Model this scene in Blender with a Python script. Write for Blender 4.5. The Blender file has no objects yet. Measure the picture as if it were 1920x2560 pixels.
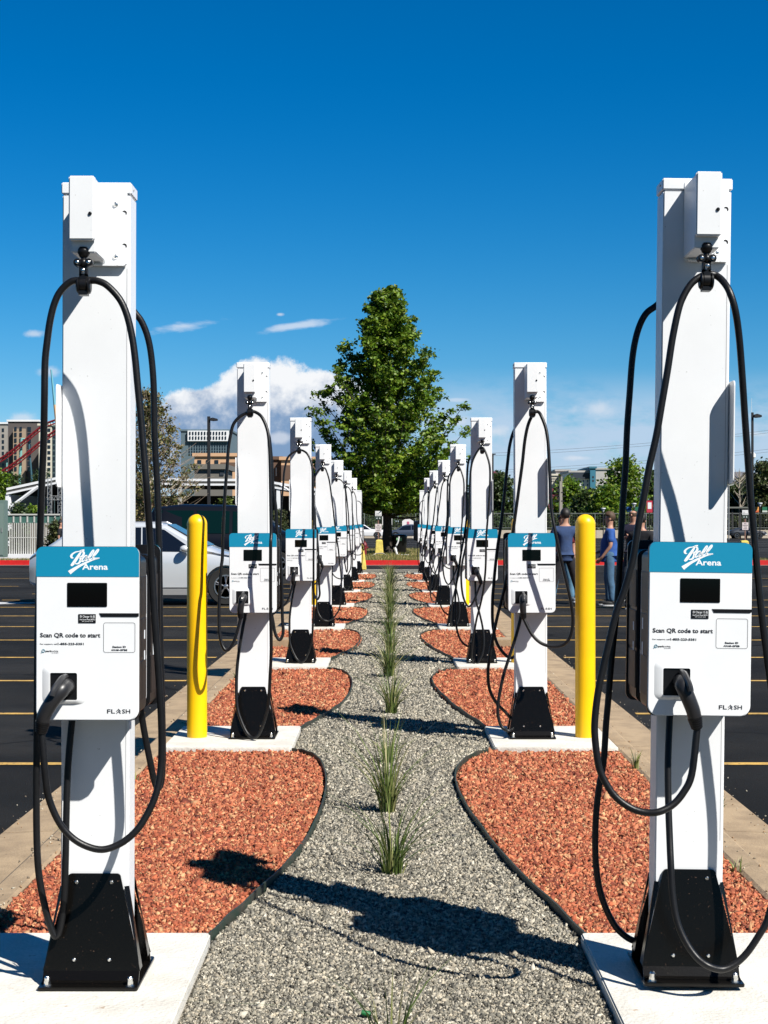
import bpy, bmesh, math, random
import numpy as np
from mathutils import Vector, Matrix, noise
R = math.radians
scene = bpy.context.scene
COL = scene.collection

# ------------------------------------------------------------------ camera
CZ = 1.66
cd = bpy.data.cameras.new('camera'); cam = bpy.data.objects.new('camera', cd); COL.objects.link(cam)
cam.location = (0, 0, CZ); cam.rotation_euler = (R(90), 0, 0)
cd.sensor_width = 36; cd.sensor_fit = 'AUTO'; cd.lens = 36*3780/2560
cd.shift_x = -15/2560; cd.shift_y = 24/2560
cd.clip_start = 0.1; cd.clip_end = 9000
scene.camera = cam

# ------------------------------------------------------------------ light
SUN = Vector((1.65, -1.60, 2.42)).normalized()
SUN_EL = math.asin(SUN.z); SUN_AZ = math.atan2(SUN.x, SUN.y)
sl = bpy.data.lights.new('sun', 'SUN'); so = bpy.data.objects.new('sun', sl); COL.objects.link(so)
sl.energy = 5.0; sl.angle = R(0.5); sl.color = (1.0, 0.965, 0.90)
so.rotation_euler = SUN.to_track_quat('Z', 'Y').to_euler()
scene.view_settings.view_transform = 'Standard'; scene.view_settings.look = 'None'
scene.view_settings.gamma = 1; scene.view_settings.exposure = 0.62
scene.view_settings.use_curve_mapping = False

world = bpy.data.worlds.new('World'); scene.world = world; world.use_nodes = True
def build_world():
    nt = world.node_tree; nt.nodes.clear(); N = nt.nodes; L = nt.links
    def mth(op, a, b=None, c=None, clamp=False):
        n = N.new('ShaderNodeMath'); n.operation = op; n.use_clamp = clamp
        for i, v in enumerate((a, b, c)):
            if v is None: continue
            if isinstance(v, (int, float)): n.inputs[i].default_value = v
            else: L.new(v, n.inputs[i])
        return n.outputs[0]
    def sstep(v, a, b):
        n = N.new('ShaderNodeMapRange'); n.interpolation_type = 'SMOOTHSTEP'
        L.new(v, n.inputs[0]); n.inputs[1].default_value = a; n.inputs[2].default_value = b
        return n.outputs[0]
    def mix(f, a, b):
        n = N.new('ShaderNodeMix'); n.data_type = 'RGBA'
        if isinstance(f, (int, float)): n.inputs[0].default_value = f
        else: L.new(f, n.inputs[0])
        for i, v in ((6, a), (7, b)):
            if isinstance(v, tuple): n.inputs[i].default_value = v + (1,) if len(v) == 3 else v
            else: L.new(v, n.inputs[i])
        return n.outputs[2]
    sky = N.new('ShaderNodeTexSky'); sky.sky_type = 'NISHITA'; sky.sun_disc = False
    sky.sun_elevation = SUN_EL; sky.sun_rotation = SUN_AZ
    sky.air_density = 1.0; sky.dust_density = 0.3; sky.ozone_density = 2.5; sky.altitude = 1600
    hsv = N.new('ShaderNodeHueSaturation'); hsv.inputs['Saturation'].default_value = 1.12; hsv.inputs['Value'].default_value = 1.0
    hsv.inputs['Hue'].default_value = 0.5
    tint = N.new('ShaderNodeMix'); tint.data_type = 'RGBA'; tint.blend_type = 'MULTIPLY'; tint.inputs[0].default_value = 1
    tint.inputs[7].default_value = (0.44, 0.98, 1.37, 1); L.new(sky.outputs[0], tint.inputs[6]); L.new(tint.outputs[2], hsv.inputs['Color'])
    tc = N.new('ShaderNodeTexCoord'); sx = N.new('ShaderNodeSeparateXYZ'); L.new(tc.outputs['Generated'], sx.inputs[0])
    yy = mth('MAXIMUM', sx.outputs[1], 0.05)
    u = mth('DIVIDE', sx.outputs[0], yy); v = mth('DIVIDE', sx.outputs[2], yy)
    ahead = sstep(sx.outputs[1], 0.05, 0.35)
    cv = N.new('ShaderNodeCombineXYZ'); L.new(u, cv.inputs[0]); L.new(v, cv.inputs[1])
    def nz(scale, detail=6, rough=0.6, sc=(1, 1, 1), off=(0, 0, 0), dist=0.0):
        mp = N.new('ShaderNodeMapping'); mp.inputs['Scale'].default_value = sc; mp.inputs['Location'].default_value = off
        L.new(cv.outputs[0], mp.inputs[0])
        n = N.new('ShaderNodeTexNoise'); n.inputs['Scale'].default_value = scale; n.inputs['Detail'].default_value = detail
        n.inputs['Roughness'].default_value = rough; n.inputs['Distortion'].default_value = dist
        L.new(mp.outputs[0], n.inputs['Vector']); return n.outputs[0]
    def ell(cx, cy, rx, ry):
        a = mth('DIVIDE', mth('SUBTRACT', u, cx), rx); b = mth('DIVIDE', mth('SUBTRACT', v, cy), ry)
        return mth('SUBTRACT', 1.0, mth('SQRT', mth('ADD', mth('MULTIPLY', a, a), mth('MULTIPLY', b, b))))
    P = lambda px, py: ((px-975)/3780, (1304-py)/3780)
    # big cumulus bank behind the left row
    n1 = nz(30, 10, 0.66); n2 = nz(9, 5, 0.55, off=(3, 1, 0)); n3 = nz(60, 6, 0.6, off=(7, 2, 0))
    e = None
    for (px, py, rx, ry) in ((660, 1000, 150, 112), (520, 1045, 150, 85), (780, 1010, 150, 88), (640, 1120, 330, 130), (860, 1060, 200, 110)):
        cx, cy = P(px, py); q = ell(cx, cy, rx/3780, ry/3780)
        e = q if e is None else mth('MAXIMUM', e, q)
    dens = mth('ADD', e, mth('MULTIPLY', mth('SUBTRACT', n1, 0.5), 1.0))
    cum = sstep(dens, 0.0, 0.17)
    # brightness: sunlit tops and bluish undersides
    top = mth('ADD', sstep(v, 0.052, 0.112), mth('MULTIPLY', mth('SUBTRACT', n3, 0.5), 1.5))
    top = mth('ADD', top, mth('MULTIPLY', mth('SUBTRACT', n2, 0.5), 0.9))
    topc = sstep(top, 0.10, 0.85)
    ccol = mix(topc, (2.6, 4.1, 6.6), (11.5, 11.6, 11.8))
    # thin veils to the right and low along the horizon
    veil = nz(16, 7, 0.62, sc=(1, 2.6, 1), off=(1.3, 0.4, 0)); veil2 = nz(38, 6, 0.6, sc=(1, 2.2, 1), off=(5, 4, 0))
    band = mth('MULTIPLY', sstep(v, 0.105, 0.06), sstep(u, -0.02, 0.05))
    band = mth('MAXIMUM', band, mth('MULTIPLY', sstep(v, 0.075, 0.03), 0.9))
    vm = mth('MULTIPLY', sstep(mth('ADD', mth('MULTIPLY', veil, 0.65), mth('MULTIPLY', veil2, 0.35)), 0.31, 0.56), band)
    vm = mth('MULTIPLY', vm, 0.9)
    # puffs
    pm = None
    for (px, py, rx, ry, rot) in ((1590-450, 1055, 60, 22, 0), (1080, 1060, 45, 24, 0), (1240, 1078, 45, 22, 0), (700, 1095, 40, 20, 0), (55, 1045, 60, 26, 0), (120, 930, 42, 22, 0), (1450, 1145, 60, 10, 0), (1500, 1020, 95, 40, 0), (1890, 1085, 60, 14, 0), (85, 835, 48, 14, 0), (700, 786, 14, 6, 0)):
        cx, cy = P(px, py); q = mth('ADD', ell(cx, cy, rx/3780, ry/3780), mth('MULTIPLY', mth('SUBTRACT', n1, 0.52), 2.2))
        q = sstep(q, 0.1, 0.9); pm = q if pm is None else mth('MAXIMUM', pm, q)
    pm = mth('MULTIPLY', pm, 0.62)
    # two streaks, rising slightly to the right
    stn = nz(30, 6, 0.6, sc=(1, 3.2, 1), off=(2, 9, 0))
    sm = None
    for (px, py, rx, ry, sl_) in ((465, 815, 125, 19, -0.11), (735, 815, 130, 13, -0.16), (1135, 1000, 40, 6, 0.0), (1700, 985, 40, 5, -0.2)):
        cx, cy = P(px, py)
        vv = mth('SUBTRACT', v, mth('MULTIPLY', mth('SUBTRACT', u, cx), -sl_))
        a = mth('DIVIDE', mth('SUBTRACT', u, cx), rx/3780); b = mth('DIVIDE', mth('SUBTRACT', vv, cy), ry/3780)
        q = mth('SUBTRACT', 1.0, mth('SQRT', mth('ADD', mth('MULTIPLY', a, a), mth('MULTIPLY', b, b))))
        q = sstep(mth('ADD', q, mth('MULTIPLY', mth('SUBTRACT', stn, 0.5), 2.4)), 0.1, 1.0)
        sm = q if sm is None else mth('MAXIMUM', sm, q)
    sm = mth('MULTIPLY', sm, 0.72)
    # added dimming: sky behind the camera is darkened to weaken fill in the shadows
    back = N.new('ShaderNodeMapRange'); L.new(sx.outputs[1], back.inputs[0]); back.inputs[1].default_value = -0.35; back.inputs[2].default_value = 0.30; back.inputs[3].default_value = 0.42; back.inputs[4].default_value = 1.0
    lowc = mix(sstep(v, 0.30, 0.06), (1.0, 0.95, 0.97), (2.4, 1.08, 0.90))
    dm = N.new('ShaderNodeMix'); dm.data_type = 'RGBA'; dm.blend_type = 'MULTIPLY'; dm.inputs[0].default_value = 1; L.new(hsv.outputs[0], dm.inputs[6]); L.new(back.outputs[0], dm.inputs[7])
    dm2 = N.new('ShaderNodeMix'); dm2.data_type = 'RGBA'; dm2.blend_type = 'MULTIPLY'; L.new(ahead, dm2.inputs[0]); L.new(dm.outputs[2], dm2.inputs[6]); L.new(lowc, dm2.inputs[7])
    c = mix(mth('MULTIPLY', sm, ahead), dm2.outputs[2], (8.6, 9.6, 11))
    c = mix(mth('MULTIPLY', vm, ahead), c, (6.0, 7.8, 10))
    c = mix(mth('MULTIPLY', mth('MULTIPLY', cum, ahead), 0.97), c, ccol)
    c = mix(mth('MULTIPLY', pm, ahead), c, (9.0, 9.6, 10.6))
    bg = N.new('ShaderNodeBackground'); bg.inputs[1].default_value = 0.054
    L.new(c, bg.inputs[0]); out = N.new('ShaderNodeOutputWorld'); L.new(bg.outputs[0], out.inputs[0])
build_world()

# ------------------------------------------------------------------ materials
MATS = {}
def mat(name, col, rough=0.6, metal=0.0, var=0.0, vscale=8.0, bump=0.0, bscale=60.0, col2=None, spec=0.5, coat=0.0, emit=None, attr=None, trans=0.0, lo=0.4, hi=0.65, speck=None):
    if name in MATS: return MATS[name]
    m = bpy.data.materials.new(name); m.use_nodes = True; nt = m.node_tree; N = nt.nodes; L = nt.links
    b = N['Principled BSDF']; b.inputs['Base Color'].default_value = (*col, 1); b.inputs['Roughness'].default_value = rough
    b.inputs['Metallic'].default_value = metal; b.inputs['Specular IOR Level'].default_value = spec
    b.inputs['Coat Weight'].default_value = coat
    tc = N.new('ShaderNodeTexCoord'); cur = None
    if var > 0 or col2:
        n = N.new('ShaderNodeTexNoise'); n.inputs['Scale'].default_value = vscale; n.inputs['Detail'].default_value = 6; n.inputs['Roughness'].default_value = 0.6
        L.new(tc.outputs['Object'], n.inputs['Vector'])
        mr = N.new('ShaderNodeMapRange'); L.new(n.outputs[0], mr.inputs[0]); mr.inputs[1].default_value = lo; mr.inputs[2].default_value = hi
        mx = N.new('ShaderNodeMix'); mx.data_type = 'RGBA'; L.new(mr.outputs[0], mx.inputs[0])
        c2 = col2 if col2 else tuple(c*(1-var) for c in col)
        mx.inputs[6].default_value = (*col, 1); mx.inputs[7].default_value = (*c2, 1); cur = mx.outputs[2]
    if speck:
        sc, colr, thr = speck
        v = N.new('ShaderNodeTexNoise'); v.inputs['Scale'].default_value = sc; v.inputs['Detail'].default_value = 3
        L.new(tc.outputs['Object'], v.inputs['Vector'])
        mr = N.new('ShaderNodeMapRange'); L.new(v.outputs[0], mr.inputs[0]); mr.inputs[1].default_value = thr; mr.inputs[2].default_value = thr+0.05
        mx = N.new('ShaderNodeMix'); mx.data_type = 'RGBA'; L.new(mr.outputs[0], mx.inputs[0])
        if cur: L.new(cur, mx.inputs[6])
        else: mx.inputs[6].default_value = (*col, 1)
        mx.inputs[7].default_value = (*colr, 1); cur = mx.outputs[2]
    if attr:
        a = N.new('ShaderNodeAttribute'); a.attribute_name = attr; cur = a.outputs['Color']
    if cur: L.new(cur, b.inputs['Base Color'])
    if bump > 0:
        n = N.new('ShaderNodeTexNoise'); n.inputs['Scale'].default_value = bscale; n.inputs['Detail'].default_value = 5
        L.new(tc.outputs['Object'], n.inputs['Vector'])
        bp = N.new('ShaderNodeBump'); bp.inputs['Strength'].default_value = min(1, bump); bp.inputs['Distance'].default_value = 0.01*max(1, bump)
        L.new(n.outputs[0], bp.inputs['Height']); L.new(bp.outputs[0], b.inputs['Normal'])
    if trans > 0:
        tr = N.new('ShaderNodeBsdfTranslucent'); ms = N.new('ShaderNodeMixShader'); ms.inputs[0].default_value = trans
        if cur: L.new(cur, tr.inputs[0])
        else: tr.inputs[0].default_value = (*col, 1)
        L.new(b.outputs[0], ms.inputs[1]); L.new(tr.outputs[0], ms.inputs[2]); L.new(ms.outputs[0], N['Material Output'].inputs[0])
    if emit:
        b.inputs['Emission Color'].default_value = (*emit, 1); b.inputs['Emission Strength'].default_value = 1
    MATS[name] = m; return m
WHITE = mat('white_powder_coat', (0.80, 0.81, 0.82), 0.38, var=0.05, vscale=3, bump=0.05, bscale=420, speck=(95, (0.45, 0.45, 0.44), 0.715))
WHITE2 = mat('white_panel', (0.82, 0.83, 0.84), 0.32, var=0.03, vscale=5, bump=0.03, bscale=500)
TEAL = mat('teal_band', (0.004, 0.235, 0.40), 0.42)
BLACK = mat('black_rubber', (0.008, 0.008, 0.009), 0.40, spec=0.35, var=0.3, vscale=20, bump=0.06, bscale=200)
BLACKP = mat('black_plastic', (0.007, 0.007, 0.008), 0.35, spec=0.35)
BLACKM = mat('black_powder_coat', (0.004, 0.0035, 0.003), 0.22, spec=0.3, var=0.0, speck=(160, (0.10, 0.06, 0.04), 0.70), bump=0.05, bscale=300)
BROWNP = mat('dark_housing', (0.012, 0.008, 0.006), 0.45)
SCREEN = mat('screen_glass', (0.002, 0.002, 0.002), 0.06, spec=0.3)
INK = mat('black_ink', (0.012, 0.014, 0.02), 0.6)
WINK = mat('white_ink', (0.86, 0.88, 0.90), 0.5)
CHROME = mat('zinc_steel', (0.72, 0.72, 0.70), 0.25, metal=1.0)
STEEL = mat('galvanised_steel', (0.42, 0.43, 0.43), 0.5, metal=0.5, var=0.2)
YELLOW = mat('yellow_plastic', (0.92, 0.545, 0.0), 0.38, col2=(0.84, 0.48, 0.002), vscale=3, bump=0.08, bscale=120, speck=(30, (0.40, 0.26, 0.03), 0.745))
YELLOWD = mat('yellow_painted_concrete', (0.70, 0.56, 0.12), 0.8, var=0.25, vscale=6, bump=0.3, bscale=30)
PAD = mat('light_concrete', (0.66, 0.64, 0.58), 0.85, col2=(0.56, 0.53, 0.47), vscale=5, bump=0.5, bscale=70, speck=(26, (0.42, 0.33, 0.25), 0.70))
TAN = mat('tan_concrete', (0.37, 0.27, 0.165), 0.9, col2=(0.25, 0.18, 0.11), vscale=4, bump=0.5, bscale=80, speck=(40, (0.14, 0.11, 0.08), 0.69))
ASPH = mat('asphalt', (0.0125, 0.0125, 0.0125), 0.9, spec=0.12, col2=(0.021, 0.020, 0.019), vscale=0.8, bump=0.9, bscale=150, speck=(55, (0.075, 0.07, 0.06), 0.70))
LINEY = mat('yellow_line_paint', (0.60, 0.36, 0.08), 0.8, col2=(0.34, 0.21, 0.06), vscale=9, speck=(45, (0.03, 0.03, 0.03), 0.62))
LINEW = mat('white_line_paint', (0.6, 0.6, 0.6), 0.8, col2=(0.25, 0.25, 0.25), vscale=14)
REDK = mat('red_kerb_paint', (0.55, 0.008, 0.008), 0.6, var=0.2, vscale=5)
EDGE = mat('green_edging_steel', (0.018, 0.035, 0.024), 0.6, col2=(0.05, 0.045, 0.035), vscale=9)
SOIL = mat('soil', (0.12, 0.08, 0.05), 0.95, col2=(0.07, 0.05, 0.03), vscale=8, bump=0.6, bscale=40)
GRASSG = mat('turf', (0.075, 0.085, 0.02), 0.95, col2=(0.14, 0.10, 0.035), vscale=2.2, bump=0.8, bscale=40)
GRASSB = mat('grass_blades', (0.08, 0.12, 0.03), 0.6, attr='col', trans=0.25)
LEAF = mat('leaves', (0.05, 0.1, 0.02), 0.5, attr='col', trans=0.36)
BARK = mat('bark', (0.055, 0.042, 0.032), 0.95, var=0.5, vscale=9, bump=1.0, bscale=22)
PALEB = mat('pale_bark', (0.42, 0.36, 0.28), 0.9, var=0.3, vscale=9)
STONE = mat('stone_chips', (0.3, 0.3, 0.3), 0.85, attr='col', bump=0.2, bscale=300)
def stone_ground(name, cols, scale):
    m = bpy.data.materials.new(name); m.use_nodes = True; nt = m.node_tree; N = nt.nodes; L = nt.links
    b = N['Principled BSDF']; b.inputs['Roughness'].default_value = 0.9
    tc = N.new('ShaderNodeTexCoord'); v = N.new('ShaderNodeTexVoronoi'); v.inputs['Scale'].default_value = scale
    L.new(tc.outputs['Object'], v.inputs['Vector'])
    sp = N.new('ShaderNodeSeparateColor'); L.new(v.outputs['Color'], sp.inputs[0])
    cr = N.new('ShaderNodeValToRGB'); L.new(sp.outputs[0], cr.inputs[0])
    el = cr.color_ramp.elements
    while len(el) < len(cols): el.new(0.5)
    for i, c in enumerate(cols): el[i].position = i/(len(cols)-1); el[i].color = (*c, 1)
    big = N.new('ShaderNodeTexNoise'); big.inputs['Scale'].default_value = 1.6; L.new(tc.outputs['Object'], big.inputs['Vector'])
    mr = N.new('ShaderNodeMapRange'); L.new(big.outputs[0], mr.inputs[0]); mr.inputs[1].default_value = .35; mr.inputs[2].default_value = .65; mr.inputs[3].default_value = .82; mr.inputs[4].default_value = 1.08
    mu = N.new('ShaderNodeMix'); mu.data_type = 'RGBA'; mu.blend_type = 'MULTIPLY'; mu.inputs[0].default_value = 1
    L.new(cr.outputs[0], mu.inputs[6]); L.new(mr.outputs[0], mu.inputs[7]); L.new(mu.outputs[2], b.inputs['Base Color'])
    mn = N.new('ShaderNodeTexNoise'); mn.inputs['Scale'].default_value = scale*1.3; mn.inputs['Detail'].default_value = 4; L.new(tc.outputs['Object'], mn.inputs['Vector'])
    ad = N.new('ShaderNodeMath'); ad.operation = 'SUBTRACT'; L.new(mn.outputs[0], ad.inputs[0]); L.new(v.outputs['Distance'], ad.inputs[1])
    bp = N.new('ShaderNodeBump'); bp.inputs['Strength'].default_value = 1; bp.inputs['Distance'].default_value = 0.02
    L.new(ad.outputs[0], bp.inputs['Height']); L.new(bp.outputs[0], b.inputs['Normal'])
    return m
GCOL = [(0.06, 0.056, 0.045), (0.21, 0.192, 0.15), (0.34, 0.305, 0.24), (0.15, 0.138, 0.11), (0.50, 0.45, 0.36)]
RCOL = [(0.20, 0.045, 0.022), (0.42, 0.12, 0.055), (0.50, 0.17, 0.08), (0.33, 0.082, 0.038), (0.62, 0.34, 0.19)]
def dirty_asphalt():
    nt = ASPH.node_tree; N = nt.nodes; L = nt.links; b = N['Principled BSDF']; src = b.inputs['Base Color'].links[0].from_socket
    tc = N.new('ShaderNodeTexCoord')
    w = N.new('ShaderNodeTexNoise'); w.inputs['Scale'].default_value = 1.2; w.inputs['Detail'].default_value = 5; L.new(tc.outputs['Object'], w.inputs['Vector'])
    mxv = N.new('ShaderNodeMix'); mxv.data_type = 'VECTOR'; mxv.inputs[0].default_value = 0.25; L.new(tc.outputs['Object'], mxv.inputs[4]); L.new(w.outputs['Color'], mxv.inputs[5])
    v = N.new('ShaderNodeTexVoronoi'); v.feature = 'DISTANCE_TO_EDGE'; v.inputs['Scale'].default_value = 0.30; L.new(mxv.outputs[1], v.inputs['Vector'])
    mr = N.new('ShaderNodeMapRange'); L.new(v.outputs[0], mr.inputs[0]); mr.inputs[1].default_value = 0.0; mr.inputs[2].default_value = 0.006; mr.inputs[3].default_value = 0.25; mr.inputs[4].default_value = 1.0
    st = N.new('ShaderNodeTexNoise'); st.inputs['Scale'].default_value = 0.22; st.inputs['Detail'].default_value = 4; L.new(tc.outputs['Object'], st.inputs['Vector'])
    m2 = N.new('ShaderNodeMapRange'); L.new(st.outputs[0], m2.inputs[0]); m2.inputs[1].default_value = .4; m2.inputs[2].default_value = .62; m2.inputs[3].default_value = .75; m2.inputs[4].default_value = 1.6
    mm = N.new('ShaderNodeMath'); mm.operation = 'MULTIPLY'; L.new(mr.outputs[0], mm.inputs[0]); L.new(m2.outputs[0], mm.inputs[1])
    mu = N.new('ShaderNodeMix'); mu.data_type = 'RGBA'; mu.blend_type = 'MULTIPLY'; mu.inputs[0].default_value = 1; L.new(src, mu.inputs[6]); L.new(mm.outputs[0], mu.inputs[7]); L.new(mu.outputs[2], b.inputs['Base Color'])
dirty_asphalt()
GRAVG = stone_ground('gravel_ground', GCOL, 75); REDG = stone_ground('red_rock_ground', RCOL, 48)

# ------------------------------------------------------------------ mesh helpers
def link(name, me, parent=None, m=None, loc=None, rot=None):
    o = bpy.data.objects.new(name, me); COL.objects.link(o)
    if parent is not None: o.parent = parent
    if m is not None and me is not None and not me.materials: me.materials.append(m)
    if loc is not None: o.location = loc
    if rot is not None: o.rotation_euler = rot
    return o
def tag(o, label=None, cat=None, group=None, kind=None):
    if label: o['label'] = label
    if cat: o['category'] = cat
    if group: o['group'] = group
    if kind: o['kind'] = kind
    return o
def thing(name, label, cat, loc=(0, 0, 0), rz=0, group=None):
    o = bpy.data.objects.new(name, None); COL.objects.link(o); o.location = loc; o.rotation_euler = (0, 0, rz)
    o.empty_display_size = 0.2
    return tag(o, label, cat, group)
class MB:
    def __init__(s): s.v = []; s.f = []
    def add(s, v, f):
        k = len(s.v); s.v += [tuple(p) for p in v]; s.f += [tuple(i+k for i in q) for q in f]; return s
    def box(s, x0, x1, y0, y1, z0, z1):
        v = [(x0, y0, z0), (x1, y0, z0), (x1, y1, z0), (x0, y1, z0), (x0, y0, z1), (x1, y0, z1), (x1, y1, z1), (x0, y1, z1)]
        return s.add(v, [(0, 3, 2, 1), (4, 5, 6, 7), (0, 1, 5, 4), (1, 2, 6, 5), (2, 3, 7, 6), (3, 0, 4, 7)])
    def prism(s, pts, a0, a1, axis='y'):
        n = len(pts)
        def mk(p, a): return {'y': (p[0], a, p[1]), 'x': (a, p[0], p[1]), 'z': (p[0], p[1], a)}[axis]
        v = [mk(p, a0) for p in pts]+[mk(p, a1) for p in pts]
        f = [tuple(range(n)), tuple(range(2*n-1, n-1, -1))]+[(i, i+n, (i+1) % n+n, (i+1) % n) for i in range(n)]
        return s.add(v, f)
    def tube(s, pts, rad, seg=10, cap=True, flat=1.0):
        pts = [Vector(p) for p in pts]; n = len(pts)
        if not hasattr(rad, '__len__'): rad = [rad]*n
        t = [(pts[min(i+1, n-1)]-pts[max(i-1, 0)]).normalized() for i in range(n)]
        up = Vector((0, 1, 0)) if abs(t[0].y) < 0.9 else Vector((1, 0, 0))
        u = (up-t[0]*up.dot(t[0])).normalized(); v = []
        for i in range(n):
            u = (u-t[i]*u.dot(t[i])).normalized(); w = t[i].cross(u)
            for k in range(seg):
                a = 2*math.pi*k/seg; v.append(pts[i]+u*math.cos(a)*rad[i]*flat+w*math.sin(a)*rad[i])
        f = [(i*seg+k, i*seg+(k+1) % seg, (i+1)*seg+(k+1) % seg, (i+1)*seg+k) for i in range(n-1) for k in range(seg)]
        if cap: f += [tuple(range(seg-1, -1, -1)), tuple(range((n-1)*seg, n*seg))]
        return s.add(v, f)
    def cyl(s, p0, p1, r0, r1=None, seg=16): return s.tube([p0, p1], [r0, r0 if r1 is None else r1], seg)
    def lathe(s, prof, c=(0, 0, 0), seg=28, axis='z'):
        v = []; n = len(prof)
        for r, h in prof:
            for k in range(seg):
                a = 2*math.pi*k/seg; x, y = r*math.cos(a), r*math.sin(a)
                p = (x, y, h) if axis == 'z' else ((x, h, y) if axis == 'y' else (h, x, y))
                v.append((c[0]+p[0], c[1]+p[1], c[2]+p[2]))
        f = [(i*seg+k, i*seg+(k+1) % seg, (i+1)*seg+(k+1) % seg, (i+1)*seg+k) for i in range(n-1) for k in range(seg)]
        f += [tuple(range(seg-1, -1, -1)), tuple(range((n-1)*seg, n*seg))]
        return s.add(v, f)
    def ell(s, c, r, seg=14, rings=9):
        pr = [(max(1e-4, math.sin(math.pi*i/rings)), -math.cos(math.pi*i/rings)) for i in range(rings+1)]; v = []
        for a, h in pr:
            for k in range(seg):
                t = 2*math.pi*k/seg; v.append((c[0]+r[0]*a*math.cos(t), c[1]+r[1]*a*math.sin(t), c[2]+r[2]*h))
        f = [(i*seg+k, i*seg+(k+1) % seg, (i+1)*seg+(k+1) % seg, (i+1)*seg+k) for i in range(rings) for k in range(seg)]
        return s.add(v, f)
    def mesh(s, name, m=None, bevel=0, seg=2, smooth=False, angle=35):
        me = bpy.data.meshes.new(name); me.from_pydata(s.v, [], s.f)
        bm = bmesh.new(); bm.from_mesh(me)
        bmesh.ops.remove_doubles(bm, verts=bm.verts, dist=1e-5)
        bmesh.ops.recalc_face_normals(bm, faces=bm.faces)
        if bevel: bmesh.ops.bevel(bm, geom=[e for e in bm.edges if e.is_manifold and e.calc_face_angle(0) > 0.5], offset=bevel, segments=seg, affect='EDGES', clamp_overlap=True)
        if smooth or bevel:
            for f in bm.faces: f.smooth = True
            for e in bm.edges:
                if e.is_manifold and e.calc_face_angle(0) > R(angle): e.smooth = False
        bm.to_mesh(me); bm.free()
        if m: me.materials.append(m)
        return me
    def obj(s, name, m, parent=None, **k):
        return link(name, s.mesh(name, m, **k), parent)
def np_mesh(name, V, F, m=None, cols=None, fs=None):
    """fast mesh from arrays: V (n,3), F (k,fs)"""
    me = bpy.data.meshes.new(name); n = len(V); k, s = F.shape
    me.vertices.add(n); me.vertices.foreach_set('co', V.astype(np.float32).ravel())
    me.loops.add(k*s); me.loops.foreach_set('vertex_index', F.astype(np.int32).ravel())
    me.polygons.add(k); me.polygons.foreach_set('loop_start', np.arange(0, k*s, s, dtype=np.int32))
    try: me.polygons.foreach_set('loop_total', np.full(k, s, dtype=np.int32))
    except Exception: pass
    me.update(calc_edges=True)
    if cols is not None:
        a = me.color_attributes.new('col', 'FLOAT_COLOR', 'POINT')
        c = np.ones((n, 4), dtype=np.float32); c[:, :3] = cols; a.data.foreach_set('color', c.ravel())
    if m: me.materials.append(m)
    return me
def rrect(x0, x1, z0, z1, r, n=6, rr=None):
    rs = rr if rr else (r, r, r, r); p = []
    for (cx, cz, a0, q) in ((x1-rs[0], z0+rs[0], -90, rs[0]), (x1-rs[1], z1-rs[1], 0, rs[1]), (x0+rs[2], z1-rs[2], 90, rs[2]), (x0+rs[3], z0+rs[3], 180, rs[3])):
        for i in range(n+1):
            a = R(a0+90*i/n); p.append((cx+q*math.cos(a), cz+q*math.sin(a)))
    return p
def at(px, py, Y): return Vector(((px-975)/3780*Y, Y, CZ-(py-1304)/3780*Y))
def gz(Y): return 0.0 if Y < 62 else (-0.30 if Y > 190 else -0.30*(Y-62)/128)
def crom(P, n=6):
    P = [Vector(p) for p in P]; out = []
    for i in range(len(P)-1):
        a = P[max(i-1, 0)]; b = P[i]; c = P[i+1]; d = P[min(i+2, len(P)-1)]
        for k in range(n):
            t = k/n; out.append(0.5*((2*b)+(c-a)*t+(2*a-5*b+4*c-d)*t*t+(3*b-a-3*c+d)*t**3))
    out.append(P[-1]); return out
def text_into(mb, s, x0, x1, z, cap, y, bold=0.0, thick=0.0004, shear=0.0, centre=False):
    """writes s so that it spans x0..x1 with its baseline at z, cap height cap, facing -y"""
    cu = bpy.data.curves.new('t', 'FONT'); cu.body = s; cu.size = 1; cu.offset = bold; cu.extrude = 0.01; cu.shear = shear; cu.resolution_u = 2
    o = bpy.data.objects.new('t', cu); COL.objects.link(o)
    dg = bpy.context.evaluated_depsgraph_get(); me = bpy.data.meshes.new_from_object(o.evaluated_get(dg))
    co = np.array([v.co[:] for v in me.vertices])
    if len(co):
        mn, mxx = co[:, 0].min(), co[:, 0].max()
        sx = (x1-x0)/(mxx-mn) if x1 is not None else cap/0.729
        xx = x0+(co[:, 0]-mn)*sx; zz = z+co[:, 1]*cap/0.729; yy = y-(co[:, 2]/0.01)*thick/2
        mb.add(np.stack([xx, yy, zz], 1).tolist(), [tuple(p.vertices) for p in me.polygons])
    bpy.data.objects.remove(o); bpy.data.curves.remove(cu); bpy.data.meshes.remove(me)
def ribbon(mb, pts, y, thick=0.0005):
    P = crom([(a, b, w) for a, b, w in pts], 5); n = len(P); v = []
    for i, p in enumerate(P):
        a = P[max(i-1, 0)]; b = P[min(i+1, n-1)]; d = Vector((b.x-a.x, b.y-a.y)); d = d.normalized() if d.length else Vector((1, 0)); q = Vector((-d.y, d.x))*p.z/2
        v += [(p.x+q.x, y, p.y+q.y), (p.x-q.x, y, p.y-q.y), (p.x+q.x, y-thick, p.y+q.y), (p.x-q.x, y-thick, p.y-q.y)]
    f = []
    for i in range(n-1):
        k = 4*i; f += [(k+2, k+3, k+7, k+6), (k, k+2, k+6, k+4), (k+1, k+5, k+7, k+3)]
    mb.add(v, f)

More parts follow.
